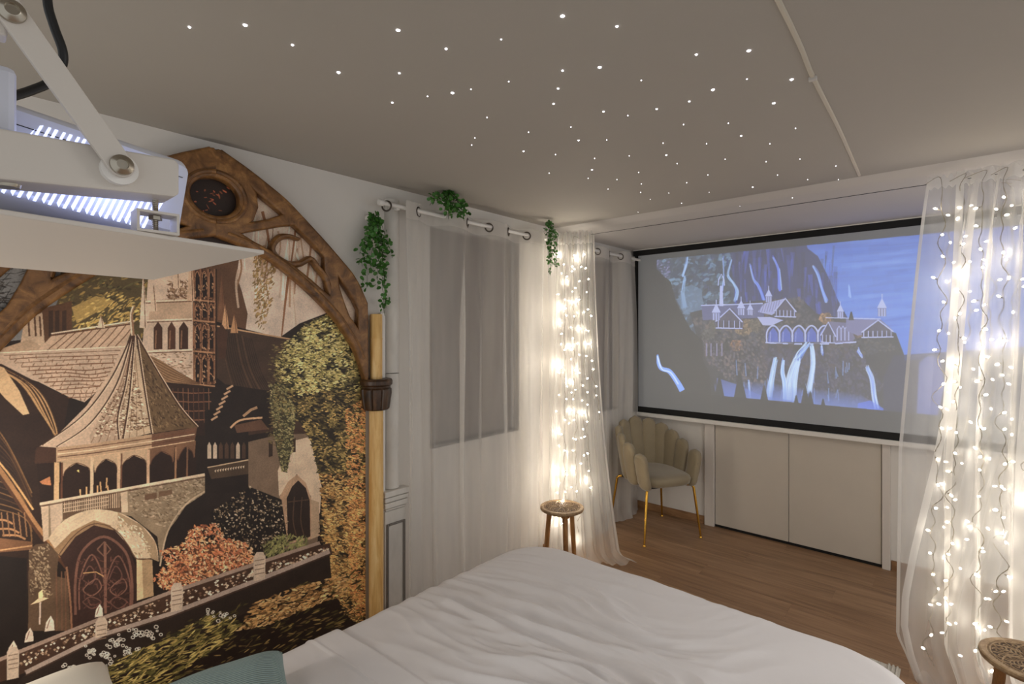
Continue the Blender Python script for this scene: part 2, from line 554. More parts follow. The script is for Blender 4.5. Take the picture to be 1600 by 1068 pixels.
# ------------------------------------------------------------------ mural picture
SM = 1000.0
MX0, MX1, MZ0, MZ1 = -.02, 1.50, .05, 2.34
YM = YA - .012
def mtf(u, v):
    p = on_y(u, v, YM)
    return ((p.x - MX0) * SM, (MZ1 - p.z) * SM)
def paint_mural():
    cv = Canvas(int((MX1 - MX0) * SM), int((MZ1 - MZ0) * SM), mtf, lin((36, 23, 15)))
    R = random.Random(11)
    P, L = cv.P, cv.L
    T = R.uniform
    # hill and pale sky behind the gables
    P([(-60, 380), (110, 380), (110, 470), (40, 530), (-60, 540)], (120, 116, 112))
    P([(100, 380), (300, 380), (290, 520), (60, 550), (90, 470)], (84, 66, 32))
    cv.strokes(R, [(100, 380), (260, 380), (250, 520), (80, 545)], 900, [(124, 100, 40), (96, 84, 40), (64, 50, 24), (150, 116, 44)], 5, 1.5, -.4, .4, dens=14)
    P([(112, 480), (150, 462), (180, 470), (150, 488), (120, 505)], (170, 132, 56))
    cv.strokes(R, [(110, 490), (170, 455), (236, 470), (220, 500), (120, 520)], 260, [(206, 168, 76), (180, 140, 52)], 5, 1.2, -.5, .3)
    cv.strokes(R, [(-60, 400), (40, 410), (40, 500), (-60, 500)], 160, [(50, 44, 40), (64, 54, 46)], 12, .9, -.3, .5)
    # cliffs
    P([(300, 230), (700, 230), (620, 400), (560, 470), (384, 514), (330, 500)], (96, 62, 36))
    P([(330, 260), (470, 260), (590, 360), (600, 500), (548, 505), (520, 485), (468, 505), (437, 527), (384, 514), (387, 490), (378, 455), (370, 432), (374, 400), (360, 330)], (206, 178, 152))
    for k in range(46):
        x = T(372, 545)
        y = T(330, 440)
        L([(x, y), (x + T(-4, 4), y + 24), (x + T(-8, 4), y + T(40, 80))], R.choice([(176, 134, 96), (150, 104, 66), (226, 204, 180), (190, 156, 124)]), T(1, 3.5), True)
    for xs in ([(452, 420), (446, 470), (440, 525)], [(410, 330), (420, 380), (413, 440)], [(455, 300), (462, 350), (452, 430)]):
        L(xs, (142, 88, 44), 5, True, 2)
    cv.strokes(R, [(395, 395), (432, 400), (424, 470), (410, 520), (398, 500)], 420, [(150, 112, 54), (128, 96, 44), (176, 136, 70)], 3.5, 1.1, -.9, .4)
    # stone behind the upper tracery
    P([(280, 280), (372, 280), (372, 390), (290, 400)], (40, 24, 16))
    cv.strokes(R, [(285, 285), (370, 285), (360, 330), (290, 335)], 26, [(180, 84, 36), (140, 70, 30)], 4, 1, .3, .6)
    # long roof and dark buildings behind
    P([(338, 508), (462, 532), (480, 580), (470, 700), (300, 720), (300, 520)], (66, 45, 30))
    L([(338, 509), (462, 531)], (188, 140, 92), 2.2)
    for k in range(16):
        L([(348 + k * 3, 514 + k), (352 + k * 4, 560 + k * 2), (374 + k * 5, 640)], R.choice([(50, 33, 22), (84, 58, 36)]), 1.4, True)
    P([(300, 560), (352, 600), (420, 610), (440, 720), (420, 780), (300, 780)], (38, 25, 18))
    # far left gable tower
    P([(40, 488), (112, 470), (112, 536), (40, 548)], (88, 54, 26))
    P([(38, 500), (66, 488), (70, 540), (30, 548)], (196, 160, 122))
    for x in (44, 54, 62):
        L([(x, 494), (x + 2, 525)], (90, 54, 28), 3)
    for x in (76, 86, 97):
        P([(x, 486), (x + 7, 484), (x + 7, 524), (x, 526)], (60, 36, 18))
    P([(-40, 550), (0, 545), (46, 530), (74, 546), (70, 556), (-40, 570)], (176, 140, 104))
    # nave roofs
    P([(60, 546), (82, 523), (210, 503), (196, 542)], (194, 156, 120))
    L([(79, 524), (210, 505)], (96, 58, 32), 2.4)
    L([(80, 521), (210, 501)], (222, 190, 154), 2.2)
    for k in range(9):
        x = 92 + k * 13
        L([(x + 14, 520 - k * 1.8), (x, 532 - k), (x - 16, 545 - k * .5)], (112, 68, 38), 1.5, True)
    P([(-60, 556), (196, 541), (176, 590), (132, 628), (108, 620), (60, 596), (-60, 560)], (192, 158, 126))
    L([(-60, 554), (196, 541)], (226, 194, 158), 2)
    for r in range(12):
        y = 552 + r * 6
        L([(6 + r * 9, y + 3), (60 + r * 8, y + 1 + T(-2, 2)), (120 + r * 4, y + T(-3, 3)), (188 - r * 3, y - 5 + r * .6)], (122, 76, 44), T(1, 1.8), True)
        for k in range(9):
            x = 16 + r * 10 + k * (20 - r * 1.1)
            L([(x, y + 3), (x + T(-4, 2), y + 8)], (128, 82, 48), 1.3)
    # tower
    P([(222, 545), (232, 430), (244, 400), (300, 390), (302, 600), (256, 585)], (204, 170, 138))
    P([(300, 390), (334, 440), (337, 506), (336, 600), (302, 602)], (84, 50, 28))
    P([(236, 470), (300, 462), (300, 500), (232, 500)], (186, 148, 112))
    for x0, x1, col in ((240, 254, (74, 42, 22)), (262, 274, (84, 48, 26)), (280, 294, (64, 36, 20))):
        P([(x0, 546), (x0, 512), ((x0 + x1) / 2, 502), (x1, 512), (x1, 545)], col)
        L([(x0 + 3, 544), (x0 + 4, 516)], (140, 94, 60), 2)
    for y in (500, 548, 470):
        L([(224, y + 1), (300, y - 2)], (226, 196, 160), 2.2)
        L([(224, y + 3.5), (300, y + .5)], (110, 68, 40), 1.4)
        L([(301, y), (336, y + 5)], (140, 92, 54), 1.8)
    cv.strokes(R, [(240, 552), (300, 550), (300, 598), (258, 584)], 200, [(170, 132, 98), (222, 190, 158), (142, 102, 68)], 3, 1, .1, .3)
    cv.strokes(R, [(262, 440), (298, 436), (298, 466), (262, 468)], 120, [(150, 112, 74), (110, 70, 40)], 4, 1, .6, .6)
    for x in (303, 313, 325, 335):
        L([(x, 420), (x + T(-1, 1), 500), (x, 600)], (138, 88, 52), 2.2, True)
        L([(x + 3, 420), (x + 3, 600)], (46, 26, 16), 1.6)
    for yt, yb in ((424, 464), (474, 496), (508, 544), (556, 596)):
        for x0, x1 in ((305, 312), (316, 323), (327, 333)):
            P([(x0, yb), (x0, yt + 8), ((x0 + x1) / 2, yt), (x1, yt + 8), (x1, yb)], (36, 20, 13))
            L([(x0, yb), (x0, yt + 8), ((x0 + x1) / 2, yt), (x1, yt + 8)], (168, 112, 68), 1.1, True)
        L([(302, yb + 4), (336, yb + 7)], (176, 122, 76), 2.2)
        L([(302, yb + 7), (336, yb + 10)], (44, 26, 16), 2)
    cv.strokes(R, [(302, 410), (336, 440), (337, 600), (302, 600)], 240, [(150, 98, 58), (50, 30, 18), (190, 140, 92)], 2.6, .8, 1.3, .5)
    for x, y, h, c in ((224, 512, 90, (214, 182, 148)), (240, 486, 40, (206, 170, 134)), (276, 450, 60, (206, 170, 134)), (298, 470, 80, (196, 156, 118)), (346, 500, 70, (122, 78, 46)), (352, 514, 40, (206, 150, 96)), (366, 520, 30, (190, 134, 80)), (158, 512, 20, (214, 180, 142))):
        P([(x - 6, y), (x - 4, y - h * .4), (x, y - h), (x + 4, y - h * .4), (x + 6, y)], c)
        L([(x + 3, y), (x + 2, y - h * .4), (x, y - h)], (112, 66, 36), 1.2)
    P([(338, 520), (346, 505), (356, 520), (352, 560), (342, 560)], (74, 44, 26))
    # roof right of the cone
    P([(228, 552), (250, 562), (304, 596), (318, 604), (250, 596)], (150, 108, 66))
    P([(250, 596), (318, 602), (330, 680), (300, 680)], (48, 28, 18))
    for k in range(6):
        L([(232 + k * 4, 556 + k * 6), (270, 576 + k * 4), (312, 600)], (104, 68, 38), 1.2, True)
    for y in (612, 626, 640, 654):
        L([(268, y), (300, y + 2), (330, y + 1)], (128, 78, 48), 1.6)
    for x in range(270, 334, 8):
        L([(x, 606), (x + 1, 660)], R.choice([(88, 52, 32), (120, 76, 46)]), 1.3)
    # half-timbered building with golden thatch on the left
    P([(-60, 565), (2, 568), (60, 598), (108, 622), (96, 690), (64, 700), (90, 900), (-60, 960)], (48, 28, 17))
    for k in range(30):
        a = T(0, 1)
        x0 = -30 + 40 * a
        L([(x0 - 20, 560 + 6 * a), (20 + 40 * a, 590 + 18 * a), (60 + 30 * a, 640 + 30 * a), (96 - 10 * a, 690 + 14 * a)], R.choice([(150, 104, 56), (96, 60, 30), (188, 138, 78), (70, 42, 22)]), T(1, 2.4), True)
    P([(-20, 566), (6, 574), (30, 610), (46, 646), (36, 648), (8, 622), (-20, 590)], (206, 162, 108))
    for k in range(16):
        L([(-30, 640 + k * 10), (10 + k * 2, 690 + k * 8), (50, 770 + k * 6)], R.choice([(88, 56, 28), (130, 88, 42), (66, 40, 22)]), T(1, 2), True)
    L([(-30, 700), (10, 750), (56, 820), (108, 886)], (172, 116, 60), 12, True, 7)
    L([(-30, 704), (14, 764), (58, 830), (108, 892)], (84, 48, 24), 5, True)
    L([(-30, 690), (12, 738), (52, 796)], (216, 158, 84), 3, True)
    for x, y in ((4, 812), (14, 826), (24, 836)):
        L([(x - 20, y), (x + 2, y), (x + 16, y + 6)], (176, 120, 66), 3, True)
    P([(-20, 838), (50, 846), (52, 858), (-20, 864)], (122, 78, 42))
    L([(-20, 862), (50, 852)], (196, 140, 82), 2.2)
    P([(-20, 866), (42, 872), (42, 1010), (-20, 1030)], (30, 19, 13))
    for k in range(5):
        L([(2 + k * 9, 800), (6 + k * 9, 838)], (146, 98, 54), 2)
    # gallery below the cone
    P([(55, 700), (88, 697), (306, 670), (306, 745), (64, 792)], (42, 24, 15))
    # cone roof
    P([(207, 520), (178, 573), (135, 634), (93, 676), (62, 697), (89, 699), (142, 693), (192, 687)], (196, 160, 126))
    P([(207, 520), (188, 600), (140, 680), (142, 693), (192, 687), (196, 620)], (178, 144, 112))
    P([(207, 520), (213, 523), (236, 676), (188, 688), (196, 610)], (190, 158, 120))
    P([(213, 523), (242, 577), (278, 634), (310, 667), (276, 671), (237, 677), (226, 610)], (104, 76, 44))
    for q in range(8):
        t0 = q / 8
        L([(208, 522), (188 + 4 * t0 * 8, 600), (142 + 12 * q, 692 - q)], (130, 86, 54), 1.0, True)
    cv.strokes(R, [(190, 600), (206, 560), (232, 665), (190, 680), (146, 682), (160, 640)], 900, [(108, 70, 42), (224, 196, 160), (120, 84, 52)], 2.6, 1.0, .15, .25)
    cv.strokes(R, [(214, 540), (244, 590), (300, 664), (238, 672)], 700, [(80, 56, 32), (134, 102, 62), (70, 48, 28)], 3, .9, 1.0, .25)
    for pts in ([(206, 522), (174, 590), (128, 650), (66, 695)], [(206, 524), (182, 600), (140, 662), (88, 698)], [(208, 524), (196, 600), (184, 650), (186, 688)], [(213, 522), (226, 610), (237, 677)], [(210, 524), (202, 620), (192, 687)], [(214, 524), (246, 580), (280, 634), (308, 666)]):
        L(pts, (72, 42, 24), 2.4, True)
        L([(x + 2, y) for x, y in pts], (222, 188, 150), 1.2, True)
    L([(208, 524), (206, 490), (210, 478)], (150, 106, 68), 5, True, 2)
    L([(206, 524), (204, 492), (208, 478)], (224, 192, 156), 2, True)
    P([(62, 697), (89, 699), (89, 722), (54, 724), (56, 700)], (66, 38, 22))
    P([(88, 699), (142, 693), (237, 678), (237, 704), (142, 716), (88, 722)], (180, 140, 100))
    P([(237, 678), (308, 667), (304, 690), (237, 704)], (110, 70, 44))
    for k, c in ((5, (110, 66, 38)), (10, (222, 184, 140)), (15, (96, 58, 34)), (20, (206, 164, 118))):
        L([(90, 699 + k), (142, 693 + k), (237, 679 + k), (304, 668 + k)], c, 1.5)
    for x0, x1, yt, yb in ((98, 141, 722, 784), (148, 183, 716, 778), (189, 229, 710, 771), (234, 270, 704, 763), (277, 303, 697, 755)):
        c = (190, 152, 110) if x0 < 234 else (120, 80, 50)
        mx = (x0 + x1) / 2
        P([(x0 - 3, yt - 3), (x1 + 3, yt - 9), (x1 + 1, yt + 18), (x1 - 3, yt + 8), (mx, yt + 1), (x0 + 4, yt + 12), (x0, yt + 22)], c)
        L([(x0 + 1, yt + 22), (x0 + 5, yt + 12), (mx, yt + 1), (x1 - 3, yt + 8), (x1, yt + 18)], (86, 50, 30), 1.2, True)
    for x, yt, yb, w, c in ((88, 722, 784, 8, (206, 160, 104)), (96, 722, 782, 3, (96, 54, 30)), (143, 714, 778, 5, (214, 176, 130)), (185, 708, 770, 5, (206, 164, 118)), (189, 708, 769, 2.5, (110, 66, 40)), (231, 702, 762, 4.5, (206, 160, 116)), (274, 698, 750, 3, (150, 104, 66)), (292, 694, 748, 2.5, (120, 80, 50))):
        L([(x + 1, yt), (x, yb)], c, w)
    for x, y in ((126, 770), (135, 766), (152, 764), (158, 758), (166, 752), (170, 764)):
        L([(x, y + 10), (x + T(-2, 2), y - 6)], (214, 160, 96), 2.2)
    P([(120, 735), (123, 733), (124, 738)], (250, 190, 90))
    P([(62, 752), (78, 744), (80, 758), (66, 756)], (200, 120, 60))
    # balcony wall
    P([(63, 787), (320, 740), (326, 770), (290, 792), (262, 830), (250, 880), (246, 838), (205, 806), (160, 798), (100, 815), (70, 846)], (142, 116, 84))
    cv.strokes(R, [(200, 762), (320, 744), (322, 768), (262, 826), (205, 800)], 800, [(164, 138, 104), (110, 86, 58), (178, 150, 116), (126, 100, 70)], 3, 1, .2, .4)
    P([(64, 790), (76, 788), (76, 842), (68, 846)], (206, 172, 134))
    P([(78, 788), (98, 784), (98, 812), (80, 838)], (196, 164, 130))
    P([(98, 782), (188, 768), (190, 800), (140, 797), (98, 812)], (96, 68, 44))
    for k in range(26):
        x = 101 + k * 3.4
        L([(x, 783 - k * .6), (x, 800 - k * .3)], (196, 162, 124), 1.4)
    for y in (4, 10, 16):
        L([(99, 784 + y), (170, 772 + y)], (206, 172, 132), 1.2)
    P([(188, 768), (199, 766), (200, 800), (190, 800)], (200, 168, 130))
    P([(226, 772), (245, 769), (245, 778), (226, 781)], (104, 72, 46))
    P([(248, 768), (269, 764), (269, 772), (248, 776)], (112, 80, 52))
    L([(62, 787), (320, 741)], (222, 188, 148), 4)
    L([(62, 791), (320, 745)], (92, 60, 38), 1.5)
    # second arch and dark passage
    P([(326, 766), (290, 790), (262, 832), (250, 884), (250, 930), (420, 880), (420, 760)], (38, 26, 20))
    L([(326, 764), (290, 788), (262, 830), (250, 884)], (190, 160, 122), 2.5, True)
    # great arch
    P([(45, 860), (56, 850), (76, 848), (92, 866), (88, 900), (110, 905), (112, 985), (60, 985), (44, 985)], (92, 66, 42))
    cv.strokes(R, [(46, 860), (76, 850), (80, 930), (48, 930)], 260, [(150, 120, 84), (176, 146, 106), (84, 58, 36)], 3, 1, .8, .6)
    P([(92, 866), (117, 835), (147, 818), (178, 826), (200, 851), (212, 884), (214, 960), (110, 985), (104, 890)], (58, 34, 25))
    ring = [(75, 841), (101, 812), (141, 796), (184, 800), (221, 820), (243, 847), (248, 877)]
    inner = [(236, 872), (213, 872), (200, 851), (178, 826), (147, 818), (117, 835), (92, 866)]
    P([tuple(p) for p in crom(ring, 5)] + inner, (210, 178, 136))
    P([(95, 868), (118, 838), (147, 820), (178, 828), (172, 820), (147, 812), (112, 830), (84, 858)], (150, 112, 70))
    P([(184, 800), (221, 820), (243, 847), (248, 877), (236, 872), (226, 846), (204, 824), (184, 812)], (168, 134, 94))
    cv.strokes(R, [(184, 806), (221, 826), (240, 866), (214, 870), (200, 846), (180, 824)], 260, [(222, 190, 146), (184, 146, 100), (236, 210, 170)], 3, 1, .8, .4)
    P([(213, 872), (238, 874), (240, 930), (214, 938)], (176, 138, 92))
    P([(214, 874), (222, 874), (224, 934), (214, 938)], (226, 186, 128))
    L(inner, (96, 62, 38), 1.6, True)
    # traceried window inside the arch
    cxw = 165
    L([(118, 960), (118, 905), (128, 862), (162, 838), (196, 862), (206, 905), (206, 950)], (120, 76, 56), 4, True)
    L([(164, 846), (165, 958)], (132, 86, 62), 4)
    for x0, x1 in ((124, 163), (166, 203)):
        m_ = (x0 + x1) / 2
        L([(x0, 952), (x0 + 1, 905), (m_, 866 if x0 < 150 else 868), (x1 - 1, 905), (x1, 950)], (126, 80, 60), 2.2, True)
        L([(x0 + 4, 905), (m_ - 4, 884), (m_ + 6, 898), (m_ - 2, 912), (x0 + 6, 906)], (112, 70, 56), 1.8, True)
        L([(m_ - 6, 912), (m_ + 8, 904), (x1 - 5, 918), (m_, 930), (x0 + 6, 922), (m_ - 6, 912)], (132, 86, 64), 1.8, True)
        L([(x0 + 5, 940), (m_ - 2, 932), (x1 - 5, 940), (m_, 950), (x0 + 5, 940)], (110, 70, 54), 1.8, True)
    L([(152, 858), (163, 846), (173, 858), (163, 869), (152, 858)], (126, 84, 62), 2.2)
    cv.strokes(R, [(122, 870), (200, 870), (205, 950), (120, 950)], 120, [(108, 64, 48), (84, 48, 36)], 5, .8, .6, 1.0)
    L([(130, 895), (150, 893), (162, 900)], (206, 150, 84), 1.5)
    L([(104, 885), (110, 940), (112, 985)], (146, 96, 60), 3, True)
    for x in (88, 96, 102):
        L([(x, 892), (x + 1, 985)], (110, 70, 44), 2)
    # statues and the lamp on the left
    L([(62, 975), (63, 940)], (206, 176, 150), 2.6)
    P([(48, 944), (63, 932), (76, 934), (60, 941)], (244, 196, 140))
    P([(60, 926), (66, 920), (68, 932), (60, 934)], (255, 210, 140))
    for x, y, s in ((78, 972, 1.2), (155, 952, 1.0), (46, 990, 1.1), (20, 1012, 1.3)):
        P([(x - 7 * s, y + 12 * s), (x - 5 * s, y), (x + 1 * s, y - 9 * s), (x + 5 * s, y - 2 * s), (x + 6 * s, y + 10 * s)], (226, 196, 166))
        L([(x - 4 * s, y + 8 * s), (x, y - 4 * s)], (128, 84, 56), 1.4)
    # right-hand house
    P([(388, 690), (430, 680), (492, 676), (500, 770), (496, 850), (430, 860), (388, 780)], (116, 90, 66))
    P([(436, 775), (434, 735), (452, 690), (492, 680), (504, 740), (500, 800), (486, 830), (486, 775), (464, 740)], (206, 174, 138))
    P([(456, 684), (462, 684), (462, 706), (456, 706)], (58, 38, 24))
    P([(420, 690), (426, 690), (426, 712), (420, 714)], (54, 36, 24))
    L([(388, 676), (440, 668), (496, 676)], (64, 40, 26), 7)
    P([(437, 775), (450, 752), (464, 741), (478, 754), (486, 778), (486, 842), (444, 850)], (176, 134, 96))
    P([(448, 778), (456, 760), (466, 750), (478, 762), (484, 782), (485, 838), (450, 846)], (44, 29, 21))
    for x in (460, 472):
        L([(x, 776), (x - 2, 812), (x + 3, 836)], (84, 58, 38), 1.4, True)
    L([(450, 784), (484, 780)], (84, 58, 38), 1.4)
    P([(486, 780), (498, 784), (500, 836), (486, 842)], (176, 142, 106))
    # dark court, balcony lights
    P([(320, 640), (388, 640), (388, 770), (320, 770)], (36, 24, 18))
    for k in range(7):
        x = 324 + k * 9
        P([(x, 716), (x, 696), (x + 3, 690), (x + 6, 696), (x + 6, 716)], R.choice([(188, 160, 130), (74, 50, 34), (92, 64, 42)]))
    P([(324, 730), (388, 718), (388, 740), (330, 748)], (74, 54, 36))
    L([(324, 730), (388, 718)], (196, 160, 118), 1.6)
    for k in range(12):
        P([(335 + k * 4, 735 - k * .6), (338 + k * 4, 733 - k * .6), (337 + k * 4, 738 - k * .6)], (206, 176, 140))
    for k in range(7):
        L([(330 + k * 4, 656 - k * 8), (340 + k * 4, 650 - k * 8)], (196, 148, 104), 3)
    L([(360, 668), (376, 656), (410, 652)], (206, 154, 104), 3, True)
    L([(380, 650), (392, 640), (402, 636)], (180, 134, 90), 4)
    P([(366, 664), (408, 655), (420, 670), (370, 676)], (96, 62, 40))
    # ivy masses
    ivy = [(430, 560), (455, 528), (480, 505), (522, 486), (545, 500), (600, 520), (600, 1000), (540, 960), (512, 900), (500, 830), (505, 770), (486, 690), (470, 660), (430, 640)]
    P(ivy, (40, 31, 22))
    P([(420, 620), (440, 610), (462, 640), (456, 700), (448, 738), (440, 736), (430, 690)], (62, 54, 30))
    def icol(x, y):
        if y < 610: return [(164, 142, 66), (132, 118, 52), (186, 160, 82), (98, 88, 40), (204, 180, 100)]
        if y < 740: return [(166, 136, 62), (196, 156, 72), (120, 98, 44), (146, 122, 56), (84, 68, 34)]
        return [(206, 152, 66), (184, 130, 50), (228, 182, 94), (146, 98, 38), (112, 74, 34), (196, 156, 80)]
    P([(556, 560), (570, 580), (570, 960), (548, 900), (552, 700)], (30, 22, 16))
    cv.strokes(R, ivy, 5200, lambda x, y: [[q * .5 for q in c] for c in icol(x, y)], 4.2, 1.5, .15, .4)
    cv.strokes(R, ivy, 15000, icol, 2.7, .95, .12, .3, dens=17)
    cv.strokes(R, [(440, 540), (470, 515), (520, 492), (545, 540), (540, 600), (470, 620), (440, 590)], 1900, [(206, 182, 96), (164, 146, 66), (226, 204, 124)], 3.0, 1.0, -.05, .3, dens=14)
    cv.strokes(R, [(500, 760), (566, 740), (575, 940), (545, 960), (512, 880)], 5200, icol, 2.8, 1.0, .1, .35, dens=15)
    cv.strokes(R, [(540, 640), (572, 620), (572, 960), (548, 970)], 2200, lambda x, y: [(206, 130, 52), (170, 104, 40), (230, 164, 76)], 2.6, .9, .2, .4, dens=14)
    cv.strokes(R, [(420, 600), (444, 600), (462, 640), (458, 700), (448, 738), (440, 736), (428, 680)], 1300, [(138, 126, 70), (104, 94, 50), (160, 142, 84), (60, 54, 30)], 2.2, 1.0, .3, .6)
    cv.strokes(R, [(420, 540), (450, 530), (440, 700), (415, 690)], 700, [(80, 64, 34), (110, 88, 44)], 2.4, .9, .1, .3, dens=10)
    # dark shrubs
    P([(330, 800), (390, 760), (440, 780), (450, 850), (420, 880), (330, 890)], (30, 21, 16))
    cv.strokes(R, [(330, 800), (390, 758), (450, 790), (450, 850), (420, 872), (330, 880)], 700, [(150, 122, 88), (186, 160, 124), (104, 80, 52), (70, 56, 40)], 2, 1.0, .5, .8)
    cv.strokes(R, [(410, 850), (440, 834), (480, 840), (480, 860), (420, 872)], 400, [(120, 116, 56), (92, 88, 44), (150, 140, 74)], 4, 1.1, -.9, .5)
    # orange bush
    bush = [(236, 905), (262, 880), (246, 862), (285, 850), (300, 822), (340, 816), (352, 840), (392, 850), (400, 880), (330, 900), (262, 925)]
    P([(250, 900), (300, 850), (380, 850), (396, 878), (330, 900), (262, 920)], (92, 52, 28))
    cv.strokes(R, bush, 2600, [(222, 136, 66), (240, 164, 96), (196, 104, 48), (240, 184, 128), (150, 78, 38), (206, 120, 70)], 3.0, 1.15, .3, .8)
    # garden wall and balustrade
    P([(-40, 1045), (153, 970), (264, 928), (401, 882), (515, 848), (520, 866), (407, 908), (267, 962), (160, 996), (40, 1050), (-40, 1080)], (70, 44, 28))
    for k in range(430):
        x = T(30, 512)
        f = (x - 30) / 482
        yt = np.interp(x, [-40, 153, 264, 401, 515], [1040, 968, 928, 882, 850])
        yb = np.interp(x, [-40, 160, 267, 407, 520], [1076, 990, 957, 903, 860])
        y = T(yt + 4, max(yt + 5, yb - 3))
        s = T(1.2, 3.0)
        P([(x - s, y), (x, y - s * .8), (x + s, y - .5), (x, y + s * .8)], R.choice([(214, 182, 146), (176, 140, 104), (120, 84, 56), (236, 208, 176)]))
    P([(40, 1052), (160, 996), (267, 962), (407, 908), (515, 866), (518, 905), (400, 950), (200, 1040), (120, 1100), (0, 1100)], (44, 31, 22))
    L([(-40, 1046), (0, 1030), (153, 968), (264, 926), (401, 880), (500, 848)], (160, 130, 108), 6)
    L([(-40, 1050), (0, 1034), (153, 972), (264, 930), (401, 884), (500, 851)], (72, 46, 30), 2)
    L([(40, 1050), (160, 991), (267, 958), (300, 945), (407, 904), (515, 861)], (172, 146, 126), 6.5)
    L([(40, 1055), (160, 996), (267, 963), (407, 909), (515, 866)], (70, 48, 34), 2)
    for x, y, h in ((276, 912, 44), (405, 864, 44), (158, 966, 30), (20, 1012, 50)):
        P([(x - 9, y + h), (x - 9, y + 6), (x - 4, y - 2), (x + 6, y - 2), (x + 10, y + 5), (x + 9, y + h - 4)], (200, 172, 142))
        for k in range(4):
            L([(x - 7, y + 12 + k * 7), (x + 8, y + 9 + k * 7)], (138, 104, 76), 1.4)
    # pines of grass and flowers in the foreground
    cv.strokes(R, [(140, 1100), (260, 980), (420, 930), (560, 880), (560, 1000), (420, 1040), (300, 1110)], 1500, [(74, 62, 24), (46, 36, 20), (110, 92, 36)], 9, 1.1, -.45, .2, dens=26)
    cv.strokes(R, [(110, 1100), (180, 1030), (250, 1000), (330, 958), (380, 975), (340, 1010), (220, 1100)], 1900, [(140, 122, 48), (98, 88, 34), (180, 150, 66), (62, 54, 24), (206, 176, 84)], 9, 1.1, -.45, .22)
    cv.strokes(R, [(370, 985), (400, 940), (470, 915), (540, 895), (540, 925), (480, 950), (420, 975)], 1500, [(206, 152, 76), (176, 122, 52), (226, 178, 104), (128, 88, 40)], 5, 1.2, -.3, .3)
    cv.strokes(R, [(250, 1100), (320, 1020), (500, 950), (560, 960), (430, 1060)], 300, [(150, 120, 56), (104, 80, 40)], 6, 1.0, -.4, .3)
    for cx_, cy_, n_ in ((150, 1018, 16), (182, 1004, 14), (212, 992, 14), (232, 990, 10), (112, 1040, 8), (336, 955, 9), (350, 962, 6), (200, 1016, 12), (172, 1028, 10)):
        for k in range(n_):
            x, y = cx_ + R.gauss(0, 9), cy_ + R.gauss(0, 5)
            r = T(1.5, 3.4)
            L([(x + r * math.cos(a * .9), y + r * .8 * math.sin(a * .9)) for a in range(8)], (232, 214, 190), 1.1)
    # fine painterly grain
    a = cv.a
    rs = np.random.RandomState(5)
    lum = a.mean(2, keepdims=True)
    a[:] = (a * .83 + lum * .17) * 1.60
    h2 = np.random.RandomState(9).rand(a.shape[0] // 26 + 2, a.shape[1] // 26 + 2, 1).astype(np.float32)
    h2 = np.repeat(np.repeat(h2, 26, 0), 26, 1)[:a.shape[0], :a.shape[1]]
    a *= .78 + .44 * blur(blur(h2, 14), 12)
    g = rs.rand(a.shape[0] // 3 + 1, a.shape[1] // 3 + 1, 1).astype(np.float32)
    g = np.repeat(np.repeat(g, 3, 0), 3, 1)[:a.shape[0], :a.shape[1]]
    a *= 0.84 + 0.32 * blur(g, 1)
    cv.a = blur(a, 1) * .6 + a * .4
    # print seam
    x = int((on_y(459, 700, YM).x - MX0) * SM)
    cv.a[:, x:x + 2] *= 1.25
    return cv.image('mural_print')

def image_mat(name, img, rough=.5, emit=False, base=(0.5, 0.5, 0.5), gain=1.0, bump=0):
    m = bpy.data.materials.new(name)
    nt, b = nodes_of(m)
    ti = nt.nodes.new('ShaderNodeTexImage')
    ti.image = img
    ti.extension = 'EXTEND'
    uv = nt.nodes.new('ShaderNodeUVMap')
    uv.uv_map = 'UVMap'
    nt.links.new(uv.outputs[0], ti.inputs[0])
    b.inputs['Roughness'].default_value = rough
    if emit:
        b.inputs['Base Color'].default_value = (*base, 1)
        nt.links.new(ti.outputs[0], b.inputs['Emission Color'])
        b.inputs['Emission Strength'].default_value = gain
    else:
        nt.links.new(ti.outputs[0], b.inputs['Base Color'])
    return m

def uv_planar(me, fx, fy):
    l = me.uv_layers.new(name='UVMap')
    for i, lp in enumerate(me.loops):
        co = me.vertices[lp.vertex_index].co
        l.data[i].uv = (fx(co), fy(co))

# outlines of the arch, read off in plan on the wall plane
def ap(x, y, o=(240, 220), s=380 / 1015):
    p = on_y(o[0] + x * s, o[1] + y * s, YA - .03)
    return (p.x, p.z)
XC = ap(249, 200)[0]
outer = crom([ap(*p) for p in [(249, 36), (300, 72), (380, 128), (460, 190), (540, 256), (600, 318), (660, 382), (720, 448), (775, 512), (815, 560), (848, 616)]], 4) + [Vector(ap(875, 680)), Vector(ap(877, 985))]
inner = crom([ap(*p) for p in [(860, 930), (838, 870), (800, 806), (758, 744), (700, 680), (630, 612), (560, 552), (480, 492), (400, 446), (330, 418), (249, 388)]], 4)
outl = [(v.x, v.y) for v in outer] + [(v.x, v.y) for v in inner]
outl[0] = (XC + .003, outl[0][1])
outl[-1] = (XC + .003, outl[-1][1])
holes = [
    [(378, 170), (425, 212), (480, 258), (547, 314), (470, 340), (352, 360), (398, 326), (416, 280), (410, 225)],
    [(328, 383), (390, 372), (450, 362), (520, 350), (577, 346), (640, 408), (682, 452), (710, 482), (712, 545), (736, 600), (730, 662), (690, 630), (640, 585), (560, 522), (470, 465), (400, 428)],
    [(748, 536), (792, 600), (832, 662), (852, 704), (850, 812), (826, 772), (800, 736), (774, 668), (756, 610)],
]
holes = [[ap(*p) for p in h] for h in holes]
HC_O = on_y(240 + 247 * .3744, 220 + 237 * .3744, YA - .03)
orx, orz = .099, .086
ocu = [(XC + max(0.0022, orx * math.sin(a)), HC_O.z + orz * math.cos(a)) for a in [PI * k / 24 for k in range(25)]]
